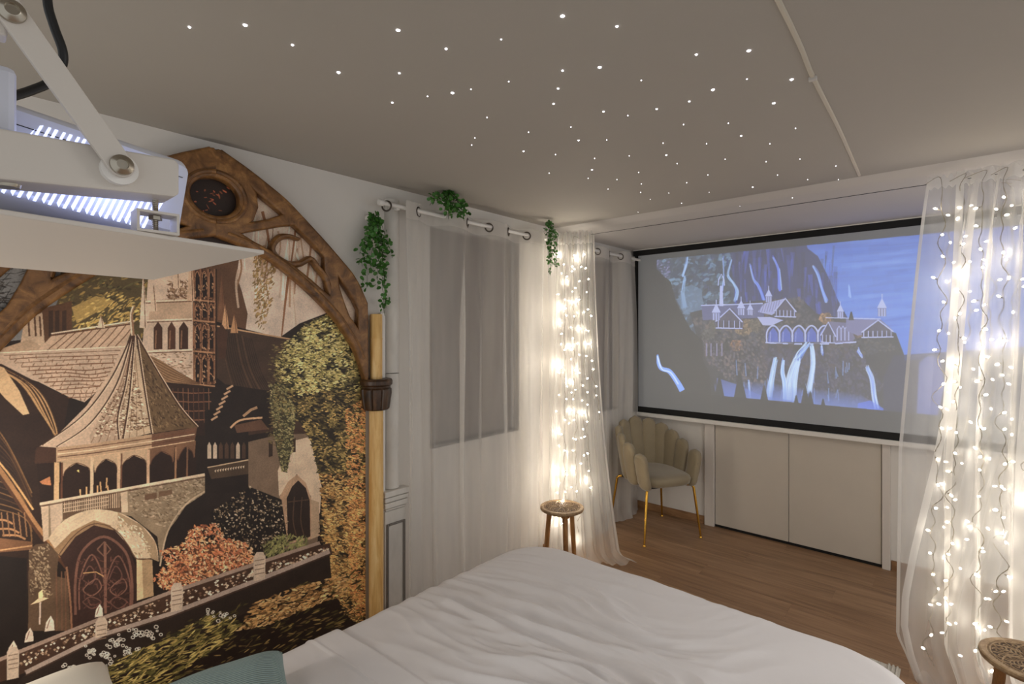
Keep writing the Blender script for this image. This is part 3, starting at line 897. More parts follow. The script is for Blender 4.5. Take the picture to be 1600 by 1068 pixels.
# the oculus bites into the half from its centre line
half = [(XC + .003, outl[0][1] - .010), (XC + .010, outl[0][1] - .003)] + outl[1:-1] + [outl[-1]] + [(x + .0008, z) for x, z in ocu[::-1]]

def plate(name, outline, hs, thick, bev, m, y_front, parent, mirror=False, width=None):
    cu = bpy.data.curves.new(name, 'CURVE')
    cu.dimensions = '2D'
    cu.fill_mode = 'BOTH'
    cu.extrude = thick / 2 - bev
    cu.bevel_depth = bev
    cu.bevel_resolution = 2
    cu.offset = 0.0
    for o in [outline] + hs:
        sp = cu.splines.new('POLY')
        sp.points.add(len(o) - 1)
        for k, (x, z) in enumerate(o):
            if mirror: x = 2 * XC - x
            sp.points[k].co = (x, z, 0, 1)
        sp.use_cyclic_u = True
    ob = bpy.data.objects.new(name, cu)
    C.objects.link(ob)
    dg = bpy.context.evaluated_depsgraph_get()
    me = bpy.data.meshes.new_from_object(ob.evaluated_get(dg))
    bpy.data.objects.remove(ob)
    me.transform(Matrix.Rotation(PI / 2, 4, 'X'))
    me.transform(Matrix.Translation((0, y_front + thick / 2, 0)))
    me.materials.clear()
    me.materials.append(m)
    me.shade_smooth()
    me.set_sharp_from_angle(angle=math.radians(50))
    return link(name, me, parent)

arch = thing('carved_arch', 'carved brown wooden gothic arch frame with an oculus around the castle mural', 'arch')
YF = YA - .062
for mir in (False, True):
    h = plate('arch_half', half, holes, .048, .011, M['carved'], YF, arch, mir)
    # raised ring moulding around the oculus and the curl in the tracery
    g = -1 if mir else 1
    ring = MB()
    ring.tube([(XC + g * max(.001, (orx + .013) * math.sin(a)), YF + .004, HC_O.z + (orz + .013) * math.cos(a)) for a in [PI * k / 24 for k in range(25)]], .011, 8)
    ring.build('oculus_moulding', M['carved'], h)
    cp = crom([ap(*p) for p in [(600, 412), (560, 400), (522, 404), (494, 432), (490, 462), (515, 492), (560, 515), (605, 513), (648, 494), (680, 532), (712, 572), (728, 640)]], 5)
    sc_ = MB()
    rs = []
    for i, p in enumerate(cp):
        a, b = cp[max(0, i - 1)], cp[min(len(cp) - 1, i + 1)]
        d = (b - a).normalized()
        nrm = Vector((-d.y, d.x))
        hw_ = .0150 * (0.55 + .45 * min(1, i / 10))
        row = []
        for k in range(10):
            t_ = 2 * PI * k / 10
            row.append(((p.x + nrm.x * hw_ * math.cos(t_) - XC) * g + XC, YF + .026 + .024 * math.sin(t_), p.y + nrm.y * hw_ * math.cos(t_)))
        rs.append(row)
    sc_.rings(rs)
    sc_.build('curl', M['carved'], h)
    # long groove-like moulding that follows the inner edge
    ed = [Vector((v.x, v.y)) for v in inner][::-1]
    lip = MB().tube([((p.x + .012 - XC) * g + XC, YF + .003, p.y + .014) for p in ed[2:-1]], .007, 6)
    lip.build('edge_moulding', M['carved'], h)

# printed mural panel that fills the arch
out2 = [(XC + (v.x - XC) * .975, v.y - .012) for v in outer[:-2]] + [(1.452, ap(877, 690)[1]), (1.452, .05)]
poly = out2 + [(2 * XC - x, z) for x, z in out2[::-1]][:-1]
pb = MB()
n = len(poly)
pb.add([(x, YM, z) for x, z in poly] + [(x, YA - .001, z) for x, z in poly],
       [tuple(range(n)), tuple(range(2 * n - 1, n - 1, -1))] + [(i, i + n, (i + 1) % n + n, (i + 1) % n) for i in range(n)])
me = pb.mesh('castle_mural', image_mat('castle mural print', paint_mural(), .55), smooth=False)
uv_planar(me, lambda c: (c.x - MX0) / (MX1 - MX0), lambda c: (c.z - MZ0) / (MZ1 - MZ0))
tag(link('castle_mural', me), 'sepia castle and ivy mural print inside the carved arch', 'mural')

# poles with corbels (the left one stands outside the frame)
for k, g in enumerate((1, -1)):
    px_ = XC + g * (1.493 - XC)
    p = thing('arch_pole', ('golden pine pole right of the castle mural with a dark corbel' if g > 0 else 'golden pine pole that ends the arch on its far left, outside the frame'), 'pole', (px_, YA - .045, 0))
    MB().lathe([(.0, .0), (.036, 0), (.037, .6), (.035, 1.2), (.034, 1.225), (.0, 1.225)], n=28).build('lower_pole', M['pole'], p)
    MB().lathe([(.0, 1.225), (.031, 1.225), (.031, 1.40), (.0312, 1.56), (.0325, 1.562), (.0325, 1.566), (.031, 1.568), (.031, 1.686), (.028, 1.69), (0, 1.69)], n=28).build('upper_pole', M['pole'], p)
    c = MB()
    prof = [(0, 1.205), (.058, 1.205), (.066, 1.212), (.070, 1.235), (.078, 1.29), (.078, 1.31), (.070, 1.318), (.072, 1.326), (.081, 1.334), (.082, 1.352), (.076, 1.362), (0, 1.362)]
    rs = []
    for r, z in prof:
        row = []
        for q in range(72):
            a = 2 * PI * q / 72
            gr = 1.0
            if 1.21 < z < 1.315:
                gr = 1 - .09 * max(0, 1 - abs(((a * 9 / (2 * PI)) % 1) - .5) * 9)
            row.append((r * gr * math.cos(a), min(r * gr * math.sin(a), .044), z))
        rs.append(row)
    c.rings(rs).build('corbel', M['corbel'], p, angle=30)
struct(MB().box(1.530, 1.560, YA - .03, YA, 0, 1.70).build('trim_2', M['white'], smooth=False, bevel=.004))

# faux stone column and pedestal beside the curtain
col = thing('stone_column', 'grey faux stone half column on a panelled pedestal beside the window curtain', 'column', (1.615, YA, 0))
MB().lathe([(.043, .775), (.044, 1.38)], n=32).build('column_shaft', M['stone'], col)
MB().lathe([(.044, 1.384), (.0425, 2.30)], n=32).build('column_shaft', M['stone'], col)
for z0, z1, hw_, d in ((.742, .772, .080, .062), (.715, .738, .076, .058), (.682, .711, .074, .055), (.668, .678, .066, .048)):
    MB().box(-hw_, hw_, -d, -.0005, z0, z1).build('capital_step', M['stone'], col, smooth=False, bevel=.005)
pd = MB().box(-.066, .066, -.04, -.0005, 0, .664)
pdo = pd.build('pedestal', M['stone'], col, smooth=False, bevel=.003)
for b_ in ((-.058, -.046, .03, .60), (.046, .058, .03, .60)):
    MB().box(b_[0], b_[1], -.050, -.0405, b_[2], b_[3]).build('panel_moulding', M['stonedark'], pdo, smooth=False, bevel=.003)
for z0, z1 in ((.588, .60), (.03, .042)):
    MB().box(-.0455, .0455, -.050, -.0405, z0, z1).build('panel_moulding', M['stonedark'], pdo, smooth=False, bevel=.003)

# ------------------------------------------------------------------ projection screen
XSC = 4.215
def stf(u, v):
    p = on_x(u, v, XSC)
    return ((2.26 - p.y) * 620.0, (2.36 - p.z) * 620.0)
def paint_projection():
    """a generic palace on a cliff among waterfalls, in cold blue light; black = no projected light"""
    cv = Canvas(int(2.56 * 620), int(1.5 * 620), stf, (0, 0, 0))
    R = random.Random(5)
    T = R.uniform
    def P(p, c, a=1.0): cv.poly(p, [x * .9 for x in lin(c)], alpha=a)
    def L(p, c, w, s=False, w2=None, a=1.0): cv.line(p, [x * .9 for x in lin(c)], w, s, w2, a)
    def top(x): return 405.4 - .0947 * (x - 1025)
    def bot(x): return 609 + .09 * (x - 1026)
    P([(1026, top(1026)), (1620, top(1620)), (1620, bot(1620)), (1026, bot(1026))], (14, 14, 22))
    # sky with soft cloud bands
    for k in range(60):
        f = k / 59
        y0 = 340 + 230 * f
        c = [46 + 38 * math.sin(f * 2.2), 78 + 48 * math.sin(f * 2.2), 168 + 50 * math.sin(f * 2.0)]
        P([(1190, y0), (1620, y0 - 24), (1620, y0 - 18), (1190, y0 + 5)], c)
    for k in range(200):
        x, y = T(1300, 1580), T(370, 520)
        L([(x - T(20, 70), y + 4), (x, y), (x + T(20, 80), y - 5)], R.choice([(96, 140, 226), (64, 98, 190), (120, 160, 236), (40, 66, 150)]), T(5, 14), True, 2, .14)
    # mountain wall
    P([(1010, 300), (1235, 300), (1262, 388), (1278, 400), (1296, 436), (1310, 470), (1330, 506), (1350, 560), (1010, 600)], (30, 40, 90))
    for k in range(150):
        x, y = T(1080, 1310), T(370, 480)
        L([(x, y), (x + T(-5, 5), y + T(20, 60))], R.choice([(26, 30, 70), (44, 66, 150), (22, 26, 50), (58, 84, 190)]), T(2, 8), True, 1, .4)
    P([(1026, 395), (1120, 385), (1150, 440), (1140, 520), (1026, 520)], (44, 60, 78), .7)
    cv.strokes(R, [(1026, 395), (1140, 385), (1150, 500), (1080, 530), (1040, 450)], 800, [(70, 96, 118), (40, 58, 72), (96, 130, 160), (26, 34, 44)], 5, 2, -.5, .6, alpha=.6)
    # falls in the rock
    for pts, w, c in (([(1143, 404), (1137, 430), (1146, 442), (1152, 455), (1149, 468)], 4, (140, 186, 246)),
                      ([(1130, 400), (1131, 430), (1128, 452)], 3, (70, 110, 220)),
                      ([(1172, 412), (1178, 436), (1186, 448), (1194, 470)], 5, (64, 104, 236)),
                      ([(1208, 400), (1216, 420), (1218, 452)], 6, (52, 88, 230)),
                      ([(1270, 416), (1278, 428), (1284, 450), (1292, 470)], 5, (110, 152, 246)),
                      ([(1326, 446), (1328, 462)], 3, (120, 160, 246)),
                      ([(1070, 432), (1066, 456), (1070, 480)], 8, (136, 176, 226)),
                      ([(1074, 400), (1072, 414), (1066, 430)], 4, (126, 166, 230))):
        w *= .6
        for q in range(int(w * 3.2)):
            j = T(-.9, .9) * w
            k0 = R.randrange(0, 2) if len(pts) > 2 else 0
            seg = [(x + j * (.35 + .65 * n_ / len(pts)) + T(-1, 1), y + T(-2, 3)) for n_, (x, y) in enumerate(pts)][k0:]
            if len(seg) > 1: L(seg, c if q % 3 else (176, 208, 252), T(.8, 2.2), True, T(1, 3), .42)
    P([(1058, 470), (1066, 452), (1080, 444), (1096, 452), (1100, 486), (1070, 492)], (92, 122, 156), .6)
    # wooded terraces
    P([(1078, 488), (1120, 478), (1180, 470), (1230, 466), (1256, 470), (1276, 490), (1340, 500), (1400, 520), (1412, 552), (1420, 600), (1400, 700), (1080, 700), (1090, 530)], (34, 36, 44))
    cv.strokes(R, [(1080, 494), (1180, 472), (1250, 465), (1276, 500), (1200, 540), (1100, 530)], 1300, [(62, 64, 78), (78, 74, 82), (44, 50, 66), (96, 84, 82), (34, 38, 52)], 3.4, 1.8, .3, .8, alpha=.8)
    cv.strokes(R, [(1300, 500), (1360, 520), (1404, 545), (1330, 560), (1290, 545)], 500, [(58, 62, 76), (78, 74, 70), (44, 48, 58)], 3.4, 1.8, .3, .8, alpha=.8)
    for x, y, r_, c in ((1162, 512, 15, (96, 80, 62)), (1150, 540, 9, (110, 78, 54)), (1290, 498, 10, (112, 86, 62)), (1120, 508, 11, (66, 66, 60)), (1105, 524, 11, (60, 60, 60)), (1182, 508, 12, (74, 68, 60)), (1342, 520, 9, (84, 66, 60))):
        cv.strokes(R, [(x - r_, y), (x - r_ * .6, y - r_ * .8), (x + r_ * .6, y - r_ * .8), (x + r_, y), (x + r_ * .5, y + r_ * .7), (x - r_ * .5, y + r_ * .7)], 220, [c, [q * .7 for q in c], [min(255, q * 1.3) for q in c]], 2.6, 1.6, .3, 1)
    W = (168, 178, 226)
    G = (112, 118, 160)
    # halls: (ridge left, ridge right, eave right, eave left)
    P([(1096, 477), (1192, 474), (1194, 496), (1098, 500)], (76, 82, 128))
    L([(1095, 477), (1192, 474)], W, 1.6)
    def gable(x0, y0, x1, y1, hx, hy, n, base):
        P([(x0, y0), (hx, hy), (x1, y1)], (60, 58, 84))
        P([(x0, y0), (x1, y1), (x1 - 2, y1 + base), (x0 + 2, y0 + base)], (50, 48, 72))
        L([(x0, y0), (hx, hy), (x1, y1)], W, 2)
        for k in range(n):
            x = x0 + (x1 - x0) * (k + .5) / n
            y = y0 + (y1 - y0) * (k + .5) / n
            L([(x, y - 2), (x, y + base)], W, 1.1)
        L([(x0, y0 + base), (x1, y1 + base)], W, 1.6)
    P([(1116, 502), (1140, 482), (1146, 482), (1162, 504), (1160, 514), (1120, 514)], (66, 68, 104))
    gable(1118, 502, 1160, 503, 1140, 482, 5, 10)
    P([(1184, 487), (1194, 474), (1227, 466), (1218, 484), (1206, 492)], (150, 156, 204))
    for k in range(8):
        L([(1190 + k * 4, 476 - k), (1186 + k * 4, 488 - k * .3)], (96, 100, 150), 1)
    gable(1210, 486, 1244, 487, 1227, 466, 6, 8)
    P([(1183, 495), (1204, 495), (1224, 500), (1206, 508), (1192, 508)], (160, 168, 214))
    # domed turrets and one tall belvedere
    for x, y, s in ((1119, 500, 1.0), (1158, 492, .9), (1172, 492, .7), (1201, 472, .8), (1378, 494, 1.1), (1313, 496, .8)):
        P([(x - 6 * s, y), (x - 6 * s, y - 12 * s), (x + 6 * s, y - 12 * s), (x + 6 * s, y)], G)
        for q in (-4, 0, 4):
            L([(x + q * s, y), (x + q * s, y - 11 * s)], W, 1.2)
        P([(x - 7 * s, y - 12 * s), (x - 4 * s, y - 18 * s), (x, y - 26 * s), (x + 4 * s, y - 18 * s), (x + 7 * s, y - 12 * s)], W)
        L([(x, y - 20 * s), (x, y - 32 * s)], W, 1.2)
    P([(1124, 478), (1125, 446), (1129, 446), (1130, 478)], W)
    L([(1122, 446), (1123, 436), (1127, 428), (1131, 436), (1132, 446)], W, 1.6)
    # arcade terrace
    P([(1194, 512), (1334, 514), (1334, 536), (1196, 534)], (58, 58, 84))
    for k in range(6):
        x = 1198 + k * 20
        pts = [(x, 534), (x, 520), (x + 4, 512), (x + 10, 508.5), (x + 16, 512), (x + 20, 520), (x + 20, 534)]
        P([(x + 2, 534), (x + 3, 520), (x + 10, 511), (x + 17, 520), (x + 18, 534)], (56, 84, 176))
        L(pts, W, 2.2, True)
        L([(x + 5, 534), (x + 6, 518)], (140, 150, 206), 1)
    P([(1284, 520), (1296, 502), (1324, 504), (1336, 528), (1330, 536), (1284, 536)], (92, 92, 132))
    gable(1282, 524, 1306, 526, 1294, 503, 4, 10)
    for k in range(4):
        L([(1308 + k * 6, 532), (1308 + k * 6, 514), (1311 + k * 6, 509), (1314 + k * 6, 514)], W, 1.4)
    L([(1196, 535), (1240, 537), (1300, 537), (1338, 534)], W, 2.2)
    P([(1322, 498), (1376, 499), (1396, 516), (1340, 524), (1322, 516)], (104, 106, 152))
    gable(1346, 519, 1396, 518, 1372, 500, 7, 8)
    L([(1290, 496), (1376, 498)], W, 1.4)
    # piers under the terrace
    for k, x in enumerate((1196, 1218, 1236, 1258, 1276, 1300, 1322)):
        P([(x - 5, 536), (x + 5, 536), (x + 3, 546), (x + 5 + k % 2 * 3, 575), (x - 6, 575), (x - 3, 546)], (60, 52, 58))
    cv.strokes(R, [(1090, 530), (1196, 536), (1200, 600), (1170, 620), (1100, 560)], 900, [(74, 70, 86), (54, 54, 70), (100, 86, 88), (38, 40, 56)], 3, 1.6, 1.2, .6, alpha=.8)
    cv.strokes(R, [(1196, 545), (1340, 545), (1380, 600), (1370, 640), (1200, 620)], 1300, [(54, 54, 80), (40, 44, 76), (70, 68, 90), (32, 38, 64)], 3.4, 2, 1.3, .5, alpha=.8)
    for x in (1104, 1111, 1120, 1128):
        L([(x, 536), (x, 556)], (120, 116, 150), 2)
    # falls below the terrace
    for pts, w, c in (([(1262, 537), (1250, 552), (1244, 562)], 9, (110, 160, 246)),
                      ([(1268, 540), (1270, 556), (1270, 575), (1264, 612)], 7, (170, 204, 252)),
                      ([(1246, 562), (1240, 580), (1236, 600), (1234, 628)], 15, (176, 206, 250)),
                      ([(1224, 562), (1222, 582), (1226, 600), (1226, 626)], 6, (140, 184, 250)),
                      ([(1212, 560), (1208, 580), (1204, 600), (1200, 626)], 8, (150, 192, 250)),
                      ([(1284, 540), (1285, 552)], 4, (90, 130, 240)),
                      ([(1355, 574), (1362, 592), (1366, 620), (1370, 636)], 7, (92, 132, 236)),
                      ([(1340, 546), (1346, 556)], 4, (70, 110, 230)),
                      ([(1170, 596), (1172, 618)], 3, (110, 150, 226))):
        L(pts, [q * .7 for q in c], w * .8, True, w * 1.5, .55)
        for q in range(int(w * 2.6)):
            j = T(-.7, .7) * w
            seg = [(x + j * (.5 + .5 * n_ / len(pts)) + T(-1, 1), y + T(-4, 4)) for n_, (x, y) in enumerate(pts)]
            L(seg, (200, 224, 255) if q % 2 else c, T(.7, 1.8), True, T(.8, 2.4), .5)
    for q in range(26):
        x, y = T(1140, 1330), T(560, 620)
        L([(x, y), (x + T(-3, 3), y + T(8, 26))], (130, 170, 240), T(.8, 1.6), False, 2, .4)
    for q in range(16):
        f = q / 15
        P([(1098, 600 + 22 * f), (1180, 596 + 26 * f), (1260, 606 + 24 * f), (1345, 616 + 26 * f), (1400, 650), (1098, 650)], (96, 128, 210), .07)
    P([(1120, 590), (1150, 600), (1190, 618), (1240, 626), (1320, 640), (1120, 640)], (84, 110, 190), .55)
    P([(1340, 630), (1360, 625), (1400, 650), (1340, 650)], (70, 110, 230), .6)
    P([(1396, 555), (1500, 548), (1620, 540), (1620, 700), (1380, 700), (1380, 590)], (30, 36, 70), .85)
    P([(1436, 566), (1450, 556), (1468, 560), (1476, 600), (1462, 660), (1432, 650)], (70, 100, 200), .6)
    # dark conifers at the foot
    for x, y, h in ((1112, 618, 30), (1124, 624, 40), (1156, 622, 46), (1160, 630, 34), (1194, 626, 26), (1244, 640, 24), (1258, 640, 40), (1266, 640, 30), (1286, 640, 18), (1100, 606, 20), (1104, 596, 24), (1330, 500, 14), (1135, 548, 20)):
        for q in range(6):
            f = q / 6
            P([(x, y - h), (x - 2 - 8 * f * h / 40, y - h * (1 - f) + h * .16 - h * .0), (x + 2 + 8 * f * h / 40, y - h * (1 - f) + h * .16)], (20, 26, 30))
    # unlit rock mass on the left and its stream
    dark = [(1020, 380), (1026, 420), (1048, 440), (1056, 470), (1066, 490), (1080, 515), (1098, 532), (1098, 560), (1110, 590), (1112, 640), (1020, 640)]
    P(dark, (3, 3, 4))
    cv.strokes(R, [(1026, 405), (1046, 404), (1046, 436), (1040, 436), (1027, 420)], 70, [(110, 110, 150), (60, 70, 100)], 3, 1.2, -.5, .7)
    L([(1026, 554), (1032, 574), (1046, 580), (1058, 596), (1066, 610)], (120, 164, 250), 5, True, 9)
    L([(1027, 556), (1034, 576), (1048, 582), (1060, 600)], (200, 224, 255), 2, True)
    # outside the beam nothing is lit
    P([(900, 300), (1650, 300), (1650, top(1650)), (1026, top(1026)), (900, top(900))], (0, 0, 0))
    P([(900, 300), (1026, 300), (1026, 760), (900, 760)], (0, 0, 0))
    P([(900, bot(900)), (1026, bot(1026)), (1650, bot(1650)), (1650, 800), (900, 800)], (0, 0, 0))
    cv.a = blur(cv.a, 1)
    return cv.image('projected_picture')

SY0, SY1 = 2.262, -.325          # outer edge of the black border
SZ0, SZ1 = .885, 2.338
scr = thing('projection_screen', 'large projection screen with black border showing a blue waterfall palace scene', 'projection screen', (XSC, (SY0 + SY1) / 2, SZ0))
cyS = (SY0 + SY1) / 2
bw = .050
hw = (SY0 - SY1) / 2
H = SZ1 - SZ0
pmesh = MB().add([(0, hw - bw, bw - .004), (0, -hw + bw, bw - .004), (0, -hw + bw, H - bw + .004), (0, hw - bw, H - bw + .004),
                  (.003, hw - bw, bw - .004), (.003, -hw + bw, bw - .004), (.003, -hw + bw, H - bw + .004), (.003, hw - bw, H - bw + .004)],
                 [(0, 3, 2, 1), (4, 5, 6, 7), (0, 1, 5, 4), (1, 2, 6, 5), (2, 3, 7, 6), (3, 0, 4, 7)])
me = pmesh.mesh('screen_surface', image_mat('screen fabric with projected picture', paint_projection(), .9, emit=True, base=(.41, .435, .465), gain=SCREEN_GAIN), smooth=False)
uv_planar(me, lambda c: (2.26 - (c.y + cyS)) / 2.56 if True else 0, lambda c: 1 - (2.36 - (c.z + SZ0)) / 1.5)
tag(link('screen_surface', me, scr), 'grey white fabric with a blue projected palace and waterfalls')
bd = MB()
bd.box(-.001, .004, -hw, -hw + bw, 0, H).box(-.001, .004, hw - bw, hw, 0, H).box(-.001, .004, -hw + bw, hw - bw, 0, bw).box(-.001, .004, -hw + bw, hw - bw, H - bw, H)
bd.build('black_border', M['black'], scr, smooth=False)
MB().box(-.014, .014, -hw - .015, hw + .018, -.036, -.001).build('bottom_bar', M['white'], scr, smooth=False, bevel=.004)
MB().box(-.005, .03, -hw, hw, H - .001, H + .006).build('top_rail', M['white'], scr, smooth=False)
MB().box(-.0152, -.0145, -hw + .155, -hw + .265, -.026, -.012).build('sticker', mat('grey sticker', (120, 120, 122), .5), scr, smooth=False)

# ------------------------------------------------------------------ curtains
M['sheer'] = sheer_mat('sheer voile', (236, 232, 226), .50, .45)
M['sheer_head'] = sheer_mat('voile heading', (236, 232, 226), .62, .4)
M['sheer_l'] = sheer_mat('lit voile', (246, 243, 236), .46, .5)
M['sheer_r'] = sheer_mat('fine organza', (246, 244, 240), .32, .5)
M['sheer_f'] = sheer_mat('thin front organza', (246, 244, 240), .15, .5)
M['hem'] = sheer_mat('doubled hem', (246, 243, 238), .70, .45)

def path_at(pts, s):
    d = [0]
    for a, b in zip(pts, pts[1:]):
        d.append(d[-1] + math.hypot(b[0] - a[0], b[1] - a[1]))
    t = s * d[-1]
    for i in range(len(pts) - 1):
        if t <= d[i + 1] + 1e-9:
            f = (t - d[i]) / (d[i + 1] - d[i] + 1e-12)
            return pts[i][0] + (pts[i + 1][0] - pts[i][0]) * f, pts[i][1] + (pts[i + 1][1] - pts[i][1]) * f
    return pts[-1]

def cloth(fn, nu, nv, s0=0, s1=1, t0=0, t1=1):
    vs, fs = [], []
    for j in range(nv + 1):
        for i in range(nu + 1):
            vs.append(fn(s0 + (s1 - s0) * i / nu, t0 + (t1 - t0) * j / nv))
    for j in range(nv):
        for i in range(nu):
            a = j * (nu + 1) + i
            fs.append((a, a + 1, a + nu + 2, a + nu + 1))
    return MB().add(vs, fs)

RODY, RODZ = 2.20, 2.250
def rod_curtain(xa, xb, ring0, pitch, seed, xa2=None, xb2=None):
    xa2 = xa if xa2 is None else xa2
    xb2 = xb if xb2 is None else xb2
    def f(s, t):                      # t: 0 top .. 1 floor
        xt = xa + (xb - xa) * s
        e = t ** 1.5
        x = xt + ((xa2 + (xb2 - xa2) * s) - xt) * e
        k = PI * (xt - ring0) / pitch
        near = max(0, 1 - t * 3.2)
        y = -.036 * math.sin(k) * (1 - .45 * t)
        y -= .016 * math.sin(k * 2.3 + seed) * min(1, t * 3) + .008 * math.sin(k * 5.1 + seed * 2 + 2 * t) * min(1, t * 2)
        y += .02 * mn.noise(Vector((xt * 9, t * 1.2, seed)))
        x += .022 * mn.noise(Vector((xt * 6, t * 1.6, seed + 9))) * min(1, t * 3) + (.030 + .030 * mn.noise(Vector((xt * 2.3, t * .8, seed + 3)))) * math.sin(1.9 * k + 1.3 * mn.noise(Vector((xt * 3, t * .7, seed)))) * min(1, max(0, t - .03) * 4)
        yy = RODY + y * (1 - .25 * (s < .08))
        yy = min(yy, YA - .018)
        if t > .97: yy -= (t - .97) * 1.2 * (0.5 + .5 * math.sin(k * 2))
        z = RODZ + .036 - t * (RODZ + .036 - .006)
        if near > .55: z += .005 * math.sin(k * 2 + 1)
        return (x, yy, z)
    return f

rod = thing('curtain_rod', 'long white curtain rod below the ceiling over the window curtains', 'curtain rod', (0, RODY, RODZ))
MB().tube([(1.50, 0, 0), (2.5, 0, 0), (XB - .03, 0, 0)], .0115, 16).build('rod', M['rod'], rod)
fi = MB().tube([(1.475, 0, 0), (1.48, 0, 0), (1.50, 0, 0), (1.505, 0, 0)], [.014, .017, .017, .013], 16).build('finial', M['rod'], rod)
for x in (1.585, 2.86, 4.1):
    b = MB()
    b.box(x - .012, x + .012, .078, YA - RODY - .0005, -.012, .05).tube([(x, .08, .0), (x, .013, .0)], .006, 8)
    b.box(x - .01, x + .01, -.013, .013, -.022, -.0125)
    b.build('bracket', M['rod'], rod, smooth=False, bevel=.002)

def torus(R_, r_, n=28, m_=8):
    mb = MB()
    for i in range(n):
        a = 2 * PI * i / n
        for j in range(m_):
            b = 2 * PI * j / m_
            rr = R_ + r_ * math.cos(b) * 1.5
            mb.v.append((r_ * math.sin(b), rr * math.cos(a), rr * math.sin(a)))
    for i in range(n):
        for j in range(m_):
            mb.f.append((i * m_ + j, i * m_ + (j + 1) % m_, ((i + 1) % n) * m_ + (j + 1) % m_, ((i + 1) % n) * m_ + j))
    return mb.mesh('ring', M['metalgrey'])
ring_me = torus(.0245, .0032)
o = link('spare_ring', ring_me, rod)
o.location = (1.523, 0, -.012)
o.rotation_euler = (0, 0, math.radians(30))

def hang(name, label, fn, x_range, ring0, pitch, nu, nv):
    xa, xb = x_range
    me = cloth(fn, nu, nv).mesh('curtain', M['sheer'], angle=180)
    o = link(name, me)
    tag(o, label, 'curtain')
    h = cloth(lambda s, t: (lambda p: (p[0], p[1] - .0022, p[2]))(fn(s, t)), nu, 6, t1=.040).build('heading_band', M['sheer_head'], o, angle=180)
    k = math.ceil((xa - ring0) / pitch)
    while ring0 + k * pitch < xb - .01:
        xr = ring0 + k * pitch
        if xr > xa + .01:
            s = (xr - xa) / (xb - xa)
            a, b = fn(s - .004, .016), fn(s + .004, .016)
            r_ = link('eyelet_ring', ring_me, o)
            r_.location = (xr, RODY, RODZ - .006)
            r_.rotation_euler = (0, 0, math.atan2(b[1] - a[1], b[0] - a[0]) + PI / 2)
        k += 1
    return o

hang('sheer_curtain', 'wide sheer white curtain over the grey window blind, beside the stone column', rod_curtain(1.62, 2.83, 1.545, .181, 1.7, 1.66, 2.81), (1.62, 2.83), 1.545, .181, 260, 60)
hang('sheer_curtain', 'narrow sheer curtain in the far corner beside the projection screen', rod_curtain(2.84, 4.18, 2.79, .181, 4.2, 2.83, 4.16), (2.84, 4.18), 2.79, .181, 260, 60)

# wire that carries the two fairy light curtains
WX, WZ = 3.03, 2.28
wr = thing('curtain_wire', 'thin dark wire stretched across the room below the ceiling step', 'wire', (WX, 0, WZ))
MB().tube([(0, YA - .001, 0), (0, 1.2, -.003), (0, .2, -.004), (0, -.9, -.003), (0, Y0 + .01, 0)], .0016, 6).build('wire_strand', M['wire'], wr)
MB().lathe([(0, 0), (.006, 0), (.004, .02), (0, .02)], n=10).build('wall_hook', M['metalgrey'], wr).matrix_local = Matrix.Translation((0, YA, 0)) @ Matrix.Rotation(PI / 2, 4, 'X')

# left gathered fairy curtain
LT = [(2.925, 2.165), (2.97, 2.06), (3.03, 1.925)]
LB = [(2.80, 2.14), (2.90, 1.99), (3.12, 1.76)]
def left_f(s, t):
    a = path_at(LT, s)
    b = path_at(LB, s)
    e = .25 * t + .75 * t ** 2.4
    x, y = a[0] + (b[0] - a[0]) * e, a[1] + (b[1] - a[1]) * e
    am = .016 + .012 * t
    k = 2 * PI * s
    o_ = am * math.sin(k * 6 + .8 * math.sin(3 * t)) + .008 * math.sin(k * 13 + 4 * t) + .02 * mn.noise(Vector((s * 6, t * 2.0, 5)))
    nx_, ny_ = -.86, -.5
    if t > .955:
        q = (t - .955) / .045
        x += .10 * q * q * (s ** 1.5) * 1.0
        y -= .10 * q * q * (s ** 1.5) * .6
        o_ += .03 * q * math.sin(k * 4)
    z = (WZ + .012) * (1 - t) + .006
    z += .01 * math.sin(k * 9) * max(0, 1 - t * 14)
    return (x + nx_ * o_, y + ny_ * o_, max(.004, z))
lc = link('fairy_curtain', cloth(left_f, 220, 70).mesh('fairy_curtain', M['sheer_l'], angle=180))
tag(lc, 'glowing gathered white voile with fairy lights behind the far carved stool', 'curtain')
cloth(lambda s, t: (lambda p: (p[0] - .003, p[1] - .002, p[2]))(left_f(s, t)), 8, 70, s0=.965, s1=1).build('side_hem', M['hem'], lc, angle=180)
cloth(lambda s, t: (lambda p: (p[0] - .003, p[1] - .002, p[2]))(left_f(s, t)), 220, 4, t1=.035).build('top_hem', M['hem'], lc, angle=180)

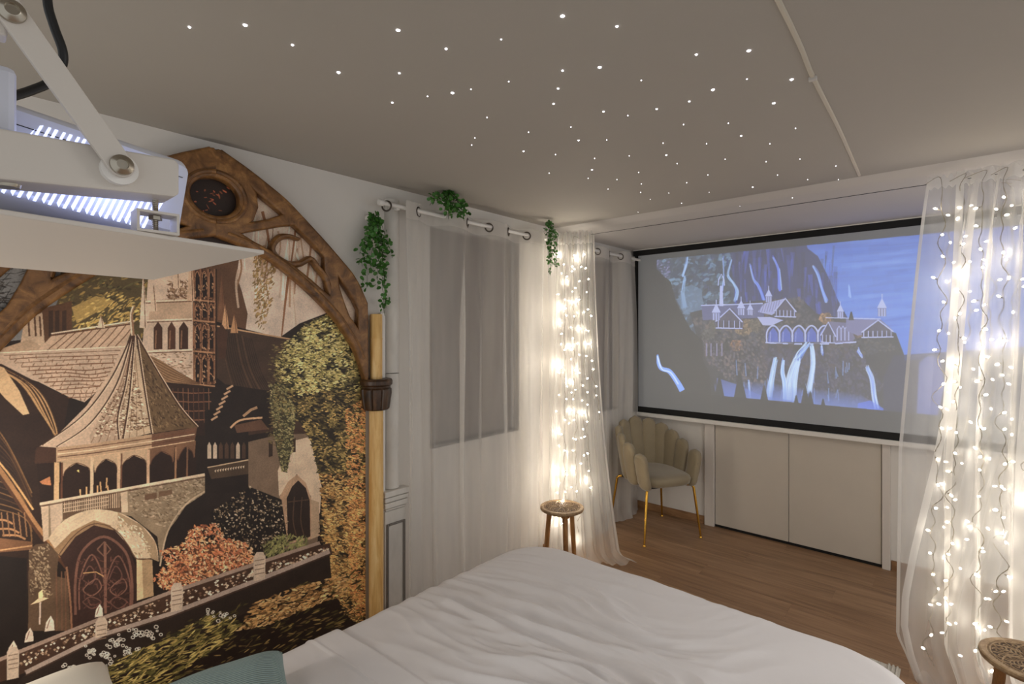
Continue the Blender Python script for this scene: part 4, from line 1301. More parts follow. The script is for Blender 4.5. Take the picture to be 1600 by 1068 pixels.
# right fairy curtain, drawn to the right side
def right_y(s, t):
    # left edge: .13 at the top, swings out to .24 low down, comes back at the floor
    e = .13 + .108 * min(1, (t / .55)) ** .8 + .012 * max(0, (t - .55) / .45)
    if t > .93: e -= (t - .93) / .07 * .075
    return e + (-.62 - e) * s
def right_f(s, t):
    # left fifth hangs nearly flat, the rest is gathered into deep folds
    s2 = s
    y = right_y(s2, t)
    x = WX
    g = max(0, min(1, (s - .12) / .1))
    fade = min(1, .35 + t * 4)
    k = 2 * PI * s
    x += -g * fade * (.050 * math.sin(k * 8.5 + .6 * math.sin(t * 3 + s * 4)) + .014 * math.sin(k * 19 + 2 * t))
    y += g * fade * .030 * math.cos(k * 8.5 + .6 * math.sin(t * 3 + s * 4))
    x -= (1 - g) * .02 * math.sin(s * 30) * t
    x += .016 * mn.noise(Vector((s * 7, t * 2, 8)))
    if t > .95:
        q = (t - .95) / .05
        x -= .07 * q * q * (.6 + .4 * math.sin(k * 5))
    z = (WZ + .016) * (1 - t) + .006 + .008 * math.sin(k * 30) * max(0, 1 - t * 12)
    return (x, y, max(.004, z))
rc = link('fairy_curtain', cloth(right_f, 420, 80).mesh('fairy_curtain', M['sheer_r'], angle=180))
tag(rc, 'large sheer organza curtain with fairy lights hanging across the right end of the screen', 'curtain')
cloth(lambda s, t: (lambda p: (p[0] - .003, p[1], p[2]))(right_f(s, t)), 3, 80, s1=.016).build('side_hem', M['hem'], rc, angle=180)
cloth(lambda s, t: (lambda p: (p[0] - .003, p[1], p[2]))(right_f(s, t)), 420, 3, t1=.022).build('top_hem', M['hem'], rc, angle=180)
# the front edge of the second panel crosses down to meet the first at the floor
def sash_f(s, t):
    y = float(np.interp(t, [0, .2, .46, .56, .65, .75, .84, .9, .95, 1], [.03, .045, .078, .112, .150, .192, .222, .226, .205, .17]))
    y -= .30 * s
    x = WX - .05 - .03 * math.sin(s * 22 + t) * s * 2 + .01 * mn.noise(Vector((s * 5, t * 3, 2)))
    return (x, y, (WZ + .01) * (1 - t) + .012)
sp = link('organza_panel', cloth(sash_f, 60, 70).mesh('organza_panel', M['sheer_f'], angle=180))
tag(sp, 'second thin organza panel overlapping in front of the right fairy light curtain', 'curtain')
cloth(lambda s, t: (lambda p: (p[0] - .003, p[1], p[2]))(sash_f(s, t)), 4, 70, s1=.09).build('side_hem', M['hem'], sp, angle=180)
for k, sv in enumerate((.24, .33, .42, .50, .59, .68, .78)):
    cloth(lambda s, t: (lambda p: (p[0] - .02, p[1], p[2]))(right_f(sv + (s - .5) * (.016 + .012 * (k % 2)), t)), 4, 80).build('gathered_fold', M['hem'], rc, angle=180)

# ------------------------------------------------------------------ fairy lights
M['bulb'] = emit_mat('lit led bulb', (1.0, .90, .74), B_FAIRY)
M['lightwire'] = mat('clear twisted wire', (138, 130, 114), .35, metal=.3)
bulb_me = MB().lathe([(0, -.007), (.0022, -.006), (.0042, -.002), (.0046, .002), (.0038, .0055), (.0018, .008), (0, .0085)], n=8).mesh('bulb', M['bulb'])
cap_me = MB().lathe([(0, .008), (.0018, .008), (.0022, .013), (.0012, .016), (0, .016)], n=6).mesh('bulb_socket', M['lightwire'])
ORD = ['first', 'second', 'third', 'fourth', 'fifth', 'sixth', 'seventh', 'eighth', 'ninth', 'tenth', 'eleventh', 'twelfth']
def strand(label, group, x, y, ztop, zbot, n, seed, wob=.012, nlight=3, amb=1.0, path=None):
    R = random.Random(seed)
    root = thing('light_strand', label, 'string lights', (x, y, ztop), 0, group)
    L_ = ztop - zbot
    pts = []
    m = int(L_ / .018)
    loop = [Vector((R.uniform(-.01, .01), R.uniform(.03, .07) * (1 - 2 * (seed % 2)), .055)), Vector((-.01, R.uniform(-.02, .02), .075)), Vector((-.012, 0, .03))]
    for i in range(m + 1):
        z = -L_ * i / m
        f = i / m
        dx, dy = (path(f) if path else (0, 0))
        lo = 1 + 1.6 * f
        pts.append(Vector((dx + wob * lo * mn.noise(Vector((i * .21, seed, 0))), dy + wob * lo * 1.3 * mn.noise(Vector((i * .21, seed, 7))), z)))
    for sgn in (0, 1):
        tw = [p + Vector((.0016 * math.cos(i * 1.7 + sgn * PI), .0016 * math.sin(i * 1.7 + sgn * PI), 0)) for i, p in enumerate(pts)]
        if sgn == 0: wmb = MB().tube([Vector(q) for q in crom(loop + [pts[0]], 5)], .0012, 4).tube(tw, .0009, 4)
        else: wmb.tube(tw, .0009, 4)
    spots = []
    for i in range(n):
        f = (i + .5 + R.uniform(-.25, .25)) / n
        p = pts[min(m, int(f * m))]
        a = R.uniform(0, 2 * PI)
        l = R.uniform(.008, .03)
        q = p + Vector((-abs(l * math.cos(a)) * .8, l * math.sin(a), R.uniform(-.012, .012)))
        wmb.tube([p, (p + q) / 2 + Vector((0, 0, -.004)), q], .0008, 4)
        spots.append((q, (q - p)))
    wmb.build('strand_wire', M['lightwire'], root)
    for q, d in spots:
        rot = (-d).normalized().to_track_quat('Z', 'Y').to_euler()
        b = link('bulb', bulb_me, root)
        b.location = q
        b.rotation_euler = rot
        c = link('bulb_socket', cap_me, b)
    for k in range(nlight):
        q = spots[min(n - 1, int((k + R.random()) / nlight * n))][0]
        lamp('strand_glow', 'POINT', (x + q.x - .012, y + q.y, ztop + q.z), L_FAIRY * amb, WARM, .012)
    return root

# right set: pixel columns of the photograph turned into places on the wire line
for k, (yy, off, n) in enumerate(((.078, -.07, 19), (.052, .045, 18), (.018, -.055, 20), (-.012, .05, 18), (-.052, -.06, 19), (-.082, .04, 18), (-.118, -.055, 19), (-.15, .05, 18), (-.21, -.05, 17), (-.29, .045, 17), (-.38, -.05, 16), (-.47, .045, 16))):
    strand('%s fairy light strand from the inner edge of the right hand curtain' % ORD[k], 'fairy light strands on the right curtain',
           WX + off, yy, 2.21 - .03 * (k % 2), .10 + .07 * (k % 3), n, 20 + k, .02, 5, .55, path=lambda f, k=k: (0, .05 * f * f * (1 if k < 4 else .3)))
# left set
for k, (s, off, n) in enumerate(((.10, .03, 17), (.22, -.035, 17), (.33, .035, 18), (.44, -.035, 18), (.56, .03, 17), (.68, -.035, 15), (.80, -.03, 13))):
    a = left_f(s, .03)
    b = left_f(s, .8)
    zb = .12 if s < .5 else .5
    if k == 6: zb = 1.0
    strand('%s fairy light strand from the left in the glowing curtain behind the stool' % ORD[k], 'fairy light strands on the left curtain',
           a[0] + off * .86, a[1] + off * .5, 2.19 - .05 * (k % 3), zb, n, 40 + k, .012, (8, 8, 6, 5, 4, 3, 2)[k], 1.15,
           path=lambda f, a=a, b=b: ((b[0] - a[0]) * f ** 1.8, (b[1] - a[1]) * f ** 1.8))

# ------------------------------------------------------------------ bed
BX0, BX1, BY0, BY1 = -.32, 1.935, .06, 1.585
bed = thing('bed', 'double bed frame and mattress under the white duvet', 'bed', (.8, .82, 0))
M['bedfab'] = mat('bed base fabric', (150, 146, 140), .9, bump=.2, bscale=300)
MB().box(-1.08, 1.02, -.70, .70, .07, .32).build('bed_base', M['bedfab'], bed, smooth=False, bevel=.01)
MB().box(-1.08, 1.02, -.70, .70, .321, .535).build('mattress', mat('mattress ticking', (225, 222, 216), .85), bed, bevel=.035, seg=3)
for x in (-1.0, .94):
    for y in (-.62, .62):
        MB().lathe([(0, 0), (.02, 0), (.026, .069), (0, .069)], cx=x, cy=y, n=16).build('leg', M['corbel'], bed)

M['duvet'] = mat('white duvet cotton', (226, 221, 219), .85, var=.015, vscale=3, bump=.12, bscale=420, spec=.2)
def duvet_pt(x, y, lift=0.0):
    """flat cloth point -> draped over the mattress with rounded edges"""
    r = .075
    rc_ = .17
    ix0, ix1, iy0, iy1 = BX0 + r, BX1 - r, BY0 + r, BY1 - r
    cx_ = min(max(x, ix0 + rc_), ix1 - rc_)
    cy_ = min(max(y, iy0 + rc_), iy1 - rc_)
    dx, dy = x - cx_, y - cy_
    d = math.hypot(dx, dy)
    e = d - rc_
    z = .612
    crown = .024 * (1 - min(1, max(abs((y - .82) / .78), abs((x - .8) / 1.15))) ** 2.5)
    wv = mn.noise(Vector((x * 1.1, y * .9, 4))) * .03
    th = .15 + .9 * mn.noise(Vector((x * 1.0 + 3, y * 1.2, 31)))
    xa_, ya_ = x - 1.3, y - 1.0
    xx = xa_ * math.cos(th) + ya_ * math.sin(th) + wv + .10 * mn.noise(Vector((x * 2.3, y * 2.5, 11)))
    yy = (ya_ * math.cos(th) - xa_ * math.sin(th)) * .6
    n1 = mn.noise(Vector((xx * 10, yy * 3.4, 0)))
    n2 = mn.noise(Vector((xx * 23, yy * 8.0, 5)))
    n3 = mn.noise(Vector((xx * 44, yy * 20, 9)))
    amp = .45 + .8 * max(0, min(1, .6 + 1.5 * mn.noise(Vector((x * 2.0, y * 1.7, 21)))))
    amp *= .22 + .78 * min(1, max(0, (1.80 - x) / .5))
    ridge = (1 - abs(n1) * 2.4) * .0165 + (1 - abs(n2) * 2.4) * .0078 + n3 * .0022
    amp *= .25 + .75 * min(1, max(0, (BY1 - .02 - y) / .22))
    w = amp * ridge
    edge_ = min(1, max(0, (BY1 - y) / .2))
    # fold line at x = 1.2, hem of the turned-down end, piping
    w += edge_ * .010 * math.exp(-((x - 1.205 - .012 * math.sin(y * 5)) / .010) ** 2) - .004 * math.exp(-((x - 1.185) / .014) ** 2)
    if x < .875: w = w * .45 + .014
    w += .0045 * math.exp(-((x - .785) / .0045) ** 2)
    if e <= 0:
        return (x, y, z + crown + w + lift)
    ux, uy = dx / d, dy / d
    bx, by = cx_ + ux * rc_, cy_ + uy * rc_
    q = r * PI / 2
    fl = .02 * mn.noise(Vector((x * 5, y * 5, 3)))
    if e < q:
        a = e / r
        h, dn = r * math.sin(a), r * (1 - math.cos(a))
        nx_, nz_ = math.sin(a), math.cos(a)
        return (bx + ux * (h + nx_ * w), by + uy * (h + nx_ * w), z + crown * nz_ - dn + nz_ * w + lift)
    dn = r + (e - q)
    g = (e - q)
    out = r + g * .06 + fl * min(1, g * 8) + w
    return (bx + ux * out, by + uy * out, z - dn + lift)
def grid(fn, xs, ys):
    vs = [fn(x, y) for y in ys for x in xs]
    nx_ = len(xs)
    fs = [(j * nx_ + i, j * nx_ + i + 1, (j + 1) * nx_ + i + 1, (j + 1) * nx_ + i) for j in range(len(ys) - 1) for i in range(nx_ - 1)]
    return MB().add(vs, fs)
drop = .33
xs = list(np.linspace(.20, BX1 + drop, 440))
ys = list(np.linspace(BY0 - drop, BY1 + drop, 330))
dv = grid(duvet_pt, xs, ys).mesh('duvet', M['duvet'], angle=180)
o = link('duvet', dv)
so = o.modifiers.new('thick', 'SOLIDIFY')
so.thickness = .012
so.offset = -1
tag(o, 'rumpled white cotton duvet spread over the bed', 'duvet')
# fitted sheet at the head end
sh = grid(lambda x, y: duvet_pt(x, y, -.03), list(np.linspace(BX0 - .12, .32, 40)), list(np.linspace(BY0 - .2, BY1 + .2, 80))).mesh('sheet', M['duvet'], angle=180)
tag(link('bed_sheet', sh), 'white fitted sheet under the pillows at the head of the bed', 'sheet')

def pillow(name, label, loc, rot, sx, sy, sz, m, seed, cord=False):
    mb = MB()
    n = 44
    for side in (1, -1):
        vs = []
        for j in range(n + 1):
            for i in range(n + 1):
                a, b = -1 + 2 * i / n, -1 + 2 * j / n
                h = max(0, (1 - a ** 4) * (1 - b ** 4)) ** .42
                pin = 1 - .07 * (1 - abs(a) ** 2) * abs(b) ** 3
                pin2 = 1 - .07 * (1 - abs(b) ** 2) * abs(a) ** 3
                wz = .012 * mn.noise(Vector((a * 2.2 + seed, b * 2.2, side)))
                vs.append((a * sx / 2 * pin2, b * sy / 2 * pin, side * sz / 2 * h + wz * h))
        fs = [(j * (n + 1) + i, j * (n + 1) + i + 1, (j + 1) * (n + 1) + i + 1, (j + 1) * (n + 1) + i) for j in range(n) for i in range(n)]
        mb.add(vs, fs)
    me = mb.mesh(name, m, angle=180)
    bm = bmesh.new()
    bm.from_mesh(me)
    bmesh.ops.remove_doubles(bm, verts=bm.verts, dist=.0005)
    bmesh.ops.recalc_face_normals(bm, faces=bm.faces)
    bm.to_mesh(me)
    bm.free()
    me.shade_smooth()
    o = link(name, me)
    o.location = loc
    o.rotation_euler = [math.radians(q) for q in rot]
    tag(o, label, 'pillow')
    return o
mc = mat('teal corduroy', (128, 150, 148), .9)
nt, b = nodes_of(mc)
wv = nt.nodes.new('ShaderNodeTexWave')
wv.wave_type = 'BANDS'
wv.bands_direction = 'Y'
wv.inputs['Scale'].default_value = 42
wv.inputs['Distortion'].default_value = 1.0
wv.inputs['Detail Scale'].default_value = .6
tc = nt.nodes.new('ShaderNodeTexCoord')
bp = nt.nodes.new('ShaderNodeBump')
bp.inputs['Distance'].default_value = .004
bp.inputs['Strength'].default_value = .8
rp = nt.nodes.new('ShaderNodeValToRGB')
rp.color_ramp.elements[0].color = lin((116, 138, 137)) + [1]
rp.color_ramp.elements[1].color = lin((170, 190, 186)) + [1]
nt.links.new(tc.outputs['Object'], wv.inputs['Vector'])
nt.links.new(wv.outputs['Fac'], bp.inputs['Height'])
nt.links.new(wv.outputs['Fac'], rp.inputs['Fac'])
nt.links.new(rp.outputs[0], b.inputs['Base Color'])
nt.links.new(bp.outputs[0], b.inputs['Normal'])
pillow('pillow', 'teal corduroy cushion lying at the head of the bed', (.325, 1.27, .660), (5, -3, -13), .56, .48, .17, mc, 3)
pillow('pillow', 'cream satin pillow at the head of the bed, left of the teal cushion', (.0, 1.34, .725), (12, 0, 6), .62, .46, .20, mat('cream satin', (232, 224, 208), .45, bump=.1, bscale=12), 8)

# ------------------------------------------------------------------ rug
rug = thing('rug', 'cream woven rug corner beyond the foot of the bed', 'rug', (2.42, .48, 0))
RX, RY = .61, .25
M['rug'] = mat('cream wool', (196, 190, 178), .95, var=.1, vscale=60, bump=.6, bscale=300)
mb = MB()
nx_, ny_ = 70, 150
vs = []
for j in range(ny_ + 1):
    for i in range(nx_ + 1):
        x, y = -RX + 2 * RX * i / nx_, -RY + 2 * RY * j / ny_
        vs.append((x, y, .008 + .0035 * math.sin(j * PI * .9) * .5 + .002 * mn.noise(Vector((x * 60, y * 60, 1)))))
mb.add(vs, [(j * (nx_ + 1) + i, j * (nx_ + 1) + i + 1, (j + 1) * (nx_ + 1) + i + 1, (j + 1) * (nx_ + 1) + i) for j in range(ny_) for i in range(nx_)])
mb.box(-RX, RX, -RY, RY, .0005, .006)
mb.build('rug_pile', M['rug'], rug)
rl = MB()
for k, yy in enumerate((-RY + .012, -RY + .028, -RY + .044)):
    rl.tube([(-RX, yy, .011), (0, yy, .011), (RX, yy, .011)], .005, 6)
rl.build('edge_binding', M['rug'], rug)

# ------------------------------------------------------------------ carved stools
M['stoolwood'] = wood_mat('limed carved wood', (150, 122, 88), (112, 84, 54), (184, 158, 122), (5, 5, 5), 6, rough=.6, bump=.3)
M['stooldark'] = wood_mat('dark carved recess', (70, 50, 32), (44, 30, 18), (96, 72, 48), (8, 8, 8), 8, rough=.8, bump=.4)
M['stoolleg'] = wood_mat('stool leg wood', (150, 104, 56), (104, 66, 32), (184, 138, 84), (6, 6, 1), 5, rough=.5, bump=.2)
SH = .45
def make_stool():
    root = thing('carved_stool', None, 'stool')
    MB().lathe([(0, SH - .026), (.132, SH - .026), (.142, SH - .020), (.145, SH - .012), (.143, SH - .004), (.138, SH - .001), (.124, SH - .001), (.121, SH - .0045), (0, SH - .0045)], n=72).build('seat', M['stoolwood'], root, angle=30)
    MB().lathe([(0, SH - .0044), (.1205, SH - .0044), (.1205, SH - .0036), (0, SH - .0036)], n=60).build('carved_ground', M['stooldark'], root)
    cv = MB()
    z = SH - .0035
    def ridge(pts, r): cv.tube([(p[0], p[1], z) for p in pts], r, 6)
    def circ(cx, cy, r, n=30, a0=0, a1=2 * PI): return [(cx + r * math.cos(a0 + (a1 - a0) * i / n), cy + r * math.sin(a0 + (a1 - a0) * i / n)) for i in range(n + 1)]
    ridge(circ(0, 0, .112, 72), .0028)
    ridge(circ(0, 0, .122, 72), .0022)
    ridge(circ(0, 0, .012, 16), .0035)
    for k in range(84):
        a = 2 * PI * k / 84
        ridge([(r * math.cos(a + (r - .125) * 8), r * math.sin(a + (r - .125) * 8)) for r in (.1135, .117, .1205)], .0012)
    for k in range(6):
        a = PI / 3 * k
        ca, sa = math.cos(a), math.sin(a)
        def rt(x, y): return (x * ca - y * sa, x * sa + y * ca)
        # petal outline
        pet = [rt(.014 + .094 * t_, .030 * math.sin(PI * t_ ** .9)) for t_ in [i / 18 for i in range(19)]]
        pet2 = [rt(.014 + .094 * t_, -.030 * math.sin(PI * t_ ** .9)) for t_ in [i / 18 for i in range(19)]]
        ridge(pet, .0028)
        ridge(pet2, .0028)
        ridge([rt(.02, 0), rt(.09, 0)], .0020)
        for q in range(5):
            x0 = .028 + q * .013
            for sg in (1, -1):
                ridge([rt(x0, 0), rt(x0 + .008, sg * .008), rt(x0 + .013, sg * (.019 - abs(q - 2) * .002)), rt(x0 + .008, sg * (.017 - abs(q - 2) * .002))], .0018)
        # scrolls between the petals
        b = a + PI / 6
        cb, sb = math.cos(b), math.sin(b)
        def r2(x, y): return (x * cb - y * sb, x * sb + y * cb)
        for sg in (1, -1):
            ridge([r2(.090 + (.016 - i * .0011) * math.cos(i * .6), sg * (.018 + (.016 - i * .0011) * math.sin(i * .6))) for i in range(13)], .0021)
            ridge([r2(.050, 0), r2(.060, sg * .009), r2(.074, sg * .012), r2(.070, sg * .004)], .0019)
        ridge([r2(.05, 0), r2(.108, 0)], .0019)
    cv.build('carving', M['stoolwood'], root)
    for k in range(3):
        a = 2 * PI * k / 3
        ca, sa = math.cos(a), math.sin(a)
        blk = MB().lathe([(0, SH - .046), (.026, SH - .046), (.031, SH - .038), (.031, SH - .0265), (0, SH - .0265)], cx=.088 * ca, cy=.088 * sa, n=20)
        blk.build('leg_block', M['stoolleg'], root)
        MB().tube([(.086 * ca, .086 * sa, SH - .047), (.105 * ca, .105 * sa, .2), (.122 * ca, .122 * sa, .0)], [.0175, .0165, .0125], 14).build('leg', M['stoolleg'], root)
    return root
stool = make_stool()
stool.location = (2.755, 2.0, 0)
stool.rotation_euler = (0, 0, math.radians(41.5 - 90 + 30 + 8))
stool['label'] = 'round carved wooden stool standing before the glowing left fairy light curtain'
stool['group'] = 'carved round stools'
st2 = copy_tree(stool)
st2.location = (2.55, -.178, 0)
st2.rotation_euler = (0, 0, math.radians(70))
st2['label'] = 'carved wooden stool in the bottom right corner, cut by the photo edge'

# ------------------------------------------------------------------ shell chair
M['velvet'] = mat('taupe velvet', (146, 132, 106), .75, var=.10, vscale=7, bump=.06, bscale=30)
nt, b = nodes_of(M['velvet'])
b.inputs['Sheen Weight'].default_value = .5
b.inputs['Sheen Roughness'].default_value = .4
M['gold'] = mat('brushed gold', (212, 164, 70), .25, metal=1.0)
ch = thing('shell_chair', 'taupe velvet chair with scalloped shell back and slim gold legs', 'chair', (3.86, 1.885, 0), math.radians(-29.4))
def U(i):
    d = i * 24.0
    a = math.radians(d)
    if abs(d) <= 90:
        x = .240 * math.copysign(abs(math.sin(a)) ** .9, d) if d else 0
        y = .015 + .235 * math.cos(a) ** .9
        nx_, ny_ = math.sin(a), math.cos(a)
    else:
        g = (abs(d) - 90) / 30
        x = math.copysign(.240 - .004 * g, d)
        y = .015 - .20 * g
        nx_, ny_ = math.copysign(1, d), -.05 * g
    return x, y, nx_, ny_
tops = [.885, .865, .83, .785, .735, .680]
for i in range(-5, 6):
    x, y, nx_, ny_ = U(i)
    top_z = tops[abs(i)]
    bot_z = .415 if abs(i) < 4 else .40
    w0 = .066 if abs(i) < 3 else .074
    tx, ty = -ny_, nx_
    rs = []
    N = 22
    for k in range(N + 1):
        t_ = k / N
        z = bot_z + (top_z - bot_z) * t_
        lean = (.035 if abs(i) < 3 else .016) * t_ ** 1.4 - .012 * (1 - t_) ** 2 * 3
        w_ = w0 * (.86 + .14 * min(1, t_ * 1.5))
        dt = (top_z - z) / (w0 * 1.15)
        if dt < 1: w_ *= math.sqrt(max(0, 1 - (1 - dt) ** 2)) + .02
        db = (z - bot_z) / .05
        if db < 1: w_ *= .55 + .45 * math.sqrt(max(0, 1 - (1 - db) ** 2))
        th = .030 * min(1, w_ / (w0 * .7))
        row = []
        for q in range(16):
            a = 2 * PI * q / 16
            c_, s_ = math.cos(a), math.sin(a)
            ww = w_ * math.copysign(abs(c_) ** .8, c_)
            tt = th * math.copysign(abs(s_) ** .8, s_)
            row.append((x + nx_ * (lean + tt) + tx * ww, y + ny_ * (lean + tt) + ty * ww, z))
        rs.append(row)
    MB().rings(rs).build('back_lobe', M['velvet'], ch, angle=70)
# seat cushion: rounded D shape
rs = []
for k, (z, g) in enumerate([(.418, -.030), (.421, -.012), (.430, -.002), (.450, .004), (.465, .006), (.480, .0), (.490, -.014), (.496, -.035), (.500, -.08), (.502, -.14)]):
    row = []
    for q in range(56):
        a = 2 * PI * q / 56
        c_, s_ = math.cos(a), math.sin(a)
        ex = .55 if s_ < 0 else .75
        rx, ry = .215 + g, (.262 if s_ < 0 else .235) + g
        row.append((rx * math.copysign(abs(c_) ** ex, c_), ry * math.copysign(abs(s_) ** ex, s_), z))
    rs.append(row)
MB().rings(rs).build('seat', M['velvet'], ch, angle=60)
MB().box(-.19, .19, -.19, .19, .402, .4175).build('seat_frame', M['black'], ch, smooth=False, bevel=.004)
for sx, sy in ((-1, -1), (1, -1), (1, 1), (-1, 1)):
    fx, fy = .255 * sx, (.245 if sy < 0 else .255) * sy
    lg = MB().tube([(.16 * sx, .17 * sy, .408), (.20 * sx, .205 * sy, .406), (.213 * sx, .215 * sy, .39), (fx, fy, .012)], [.010, .0105, .0105, .0075], 12)
    l = lg.build('leg', M['gold'], ch)
    MB().lathe([(0, 0), (.013, 0), (.013, .005), (.008, .012), (0, .012)], cx=fx, cy=fy, n=14).build('foot', M['gold'], l)

# ------------------------------------------------------------------ hanging greenery
M['leaf'] = mat('glossy green leaf', (66, 118, 44), .45, var=.45, vscale=40)
M['stem'] = mat('green stem', (70, 90, 44), .6)
def vine(label, loc, strands, seed, lsize=.0125, per=16, spread=.03):
    """strands: (dx, dy, length, sideways) hanging down from the fixing point"""
    R = random.Random(seed)
    root = thing('hanging_plant', label, 'plant', loc, 0, None)
    lf, st = MB(), MB()
    for dx, dy, ln, out in strands:
        n = max(6, int(ln / .02))
        pts = []
        for i in range(n + 1):
            f = i / n
            pts.append(Vector((dx * (1 - math.exp(-3 * f)) + out * f + .008 * mn.noise(Vector((i * .4, seed, dx * 30))),
                               dy * (1 - math.exp(-3 * f)) + .008 * mn.noise(Vector((i * .4, seed + 5, dx * 30))),
                               .02 * math.sin(min(1, f * 4) * PI) * (ln > .08) - ln * f)))
        st.tube(pts, .0011, 4)
        nl = int(per * ln / .1)
        for k in range(nl):
            f = R.random()
            p = pts[min(n, int(f * n))]
            a = R.uniform(0, 2 * PI)
            el = R.uniform(-.7, .9)
            d = Vector((math.cos(a) * math.cos(el), math.sin(a) * math.cos(el), math.sin(el)))
            c = p + d * R.uniform(.004, spread * .55)
            s = lsize * R.uniform(.65, 1.2)
            nrm = (d * .5 + Vector((R.uniform(-1, 1), R.uniform(-1, .3), R.uniform(-.3, 1)))).normalized()
            u_ = d - nrm * d.dot(nrm)
            if u_.length < .05: continue
            u_.normalize()
            v_ = nrm.cross(u_)
            ring = []
            for q in range(7):
                t_ = 2 * PI * q / 7
                ring.append(c + u_ * (s * (1 + math.cos(t_)) * .95) + v_ * (s * .85 * math.sin(t_)) + nrm * (s * .22 * abs(math.sin(t_))))
            cen = c + u_ * s
            lf.add([cen] + ring, [(0, q + 1, (q + 1) % 7 + 1) for q in range(7)])
    stuff(lf.build('foliage', M['leaf'], root))
    stuff(st.build('stems', M['stem'], root))
    MB().lathe([(0, -.006), (.007, -.004), (.008, .004), (0, .008)], n=10).build('hook', M['metalgrey'], root)
    return root
p = on_y(588, 338, 2.22)
vine('long hanging artificial green vine above the golden pole, left of the curtain', (p.x, 2.235, p.z),
     [(-.045, -.02, .26, -.04), (-.02, -.03, .30, -.03), (.01, -.03, .28, .0), (.03, -.02, .33, .02), (.02, -.01, .50, .035), (.03, -.03, .46, .02), (-.05, -.01, .38, -.01), (.055, -.02, .20, .04), (-.03, -.02, .20, -.07), (.0, -.03, .14, .03), (-.03, -.03, .36, .03)], 3, .0125, 13)
MB().box(p.x - .02, p.x + .02, YA - .035, YA - .0005, p.z - .01, p.z + .012).build('plaque', M['rod'], None, smooth=False, bevel=.003)
bo = bpy.data.objects['plaque']
bo.name = 'wall_clip'
tag(bo, 'small white wall clip hidden under the longest green vine', 'clip')
p = on_y(706, 304, 2.10)
vine('short bushy green vine tucked against the ceiling over the window curtain', (p.x, 2.12, CZ - .014),
     [(-.09, .02, .08, -.03), (-.05, -.03, .11, -.02), (-.02, .0, .10, -.01), (.02, -.03, .10, .0), (.05, .01, .11, .02), (.08, -.02, .10, .04), (.10, .02, .08, .05), (.0, .03, .13, .02), (-.10, -.01, .06, -.04), (.05, -.04, .14, .03)], 7, .0125, 30, .05)
p = on_y(857, 362, 2.12)
vine('thin trailing green vine at the top left of the glowing fairy curtain', (p.x, 2.12, CZ - .03),
     [(-.005, -.02, .36, .0), (.005, -.02, .30, .01), (.0, -.01, .24, -.01), (.035, -.02, .20, .02), (.04, -.02, .30, .03), (.05, .0, .10, .06), (-.02, .0, .08, -.03), (.02, -.02, .10, .03)], 12, .0095, 17, .022)

# ------------------------------------------------------------------ star lights in the ceiling
def ordinal(n):
    base = ['', 'first', 'second', 'third', 'fourth', 'fifth', 'sixth', 'seventh', 'eighth', 'ninth', 'tenth', 'eleventh', 'twelfth', 'thirteenth',
            'fourteenth', 'fifteenth', 'sixteenth', 'seventeenth', 'eighteenth', 'nineteenth']
    if n < 20: return base[n]
    t_, u_ = divmod(n, 10)
    w_ = {2: 'twent', 3: 'thirt', 4: 'fort'}[t_]
    return w_ + 'ieth' if u_ == 0 else w_ + 'y-' + base[u_]
BIG = ['bright ceiling star light high above the carved arch, near the top edge',
       'brightest ceiling star light at the top middle of the photo',
       'bright ceiling star light left of the raised cable cover, nearest the top edge there',
       'bright ceiling star light above the long green vine, alone on the left',
       'bright ceiling star light above the bushy vine, straight below the top middle pair',
       'bright ceiling star light below and right of the brightest top middle one',
       'bright ceiling star light nearest to the joint of the raised cable cover',
       'bright ceiling star light nearest the projector strut, one of a pair at top left',
       'bright ceiling star light below the one next to the cable cover joint',
       'bright ceiling star light between the cable cover and the middle cluster, above the screen centre']
STARS = {
 'large': [(622, 47), (879, 25), (1170, 79), (529, 113), (707, 145), (937, 105), (1237, 124), (383, 39), (1209, 161), (1114, 140)],
 'medium': [(697, 76), (964, 41), (624, 114), (613, 160), (872, 138), (865, 162), (943, 174), (904, 219), (1026, 170), (1041, 242), (1158, 212), (1088, 85), (879, 110), (296, 42), (457, 70), (818, 236), (925, 265), (1077, 158), (1176, 292)],
 'small': [(783, 61), (795, 127), (736, 139), (668, 150), (761, 183), (742, 215), (737, 226), (826, 206), (892, 198), (868, 241), (858, 270), (981, 180), (948, 218), (929, 247), (919, 278), (950, 295), (964, 280), (983, 243), (998, 269), (1002, 287), (1001, 300), (1016, 311), (997, 331), (1002, 125), (1068, 194), (1036, 223), (1058, 255), (1104, 224), (1138, 192), (1133, 248), (1106, 273), (1073, 285), (1045, 301), (1065, 317), (1108, 300), (1141, 313), (1203, 224), (1197, 252), (1215, 273), (1223, 297), (1243, 200), (1250, 248), (1262, 280), (1306, 259), (1310, 280), (1167, 123)],
}
M['star'] = emit_mat('star light', (.93, .92, 1.0), 9.0)
M['hole'] = mat('star hole rim', (70, 62, 56), .8)
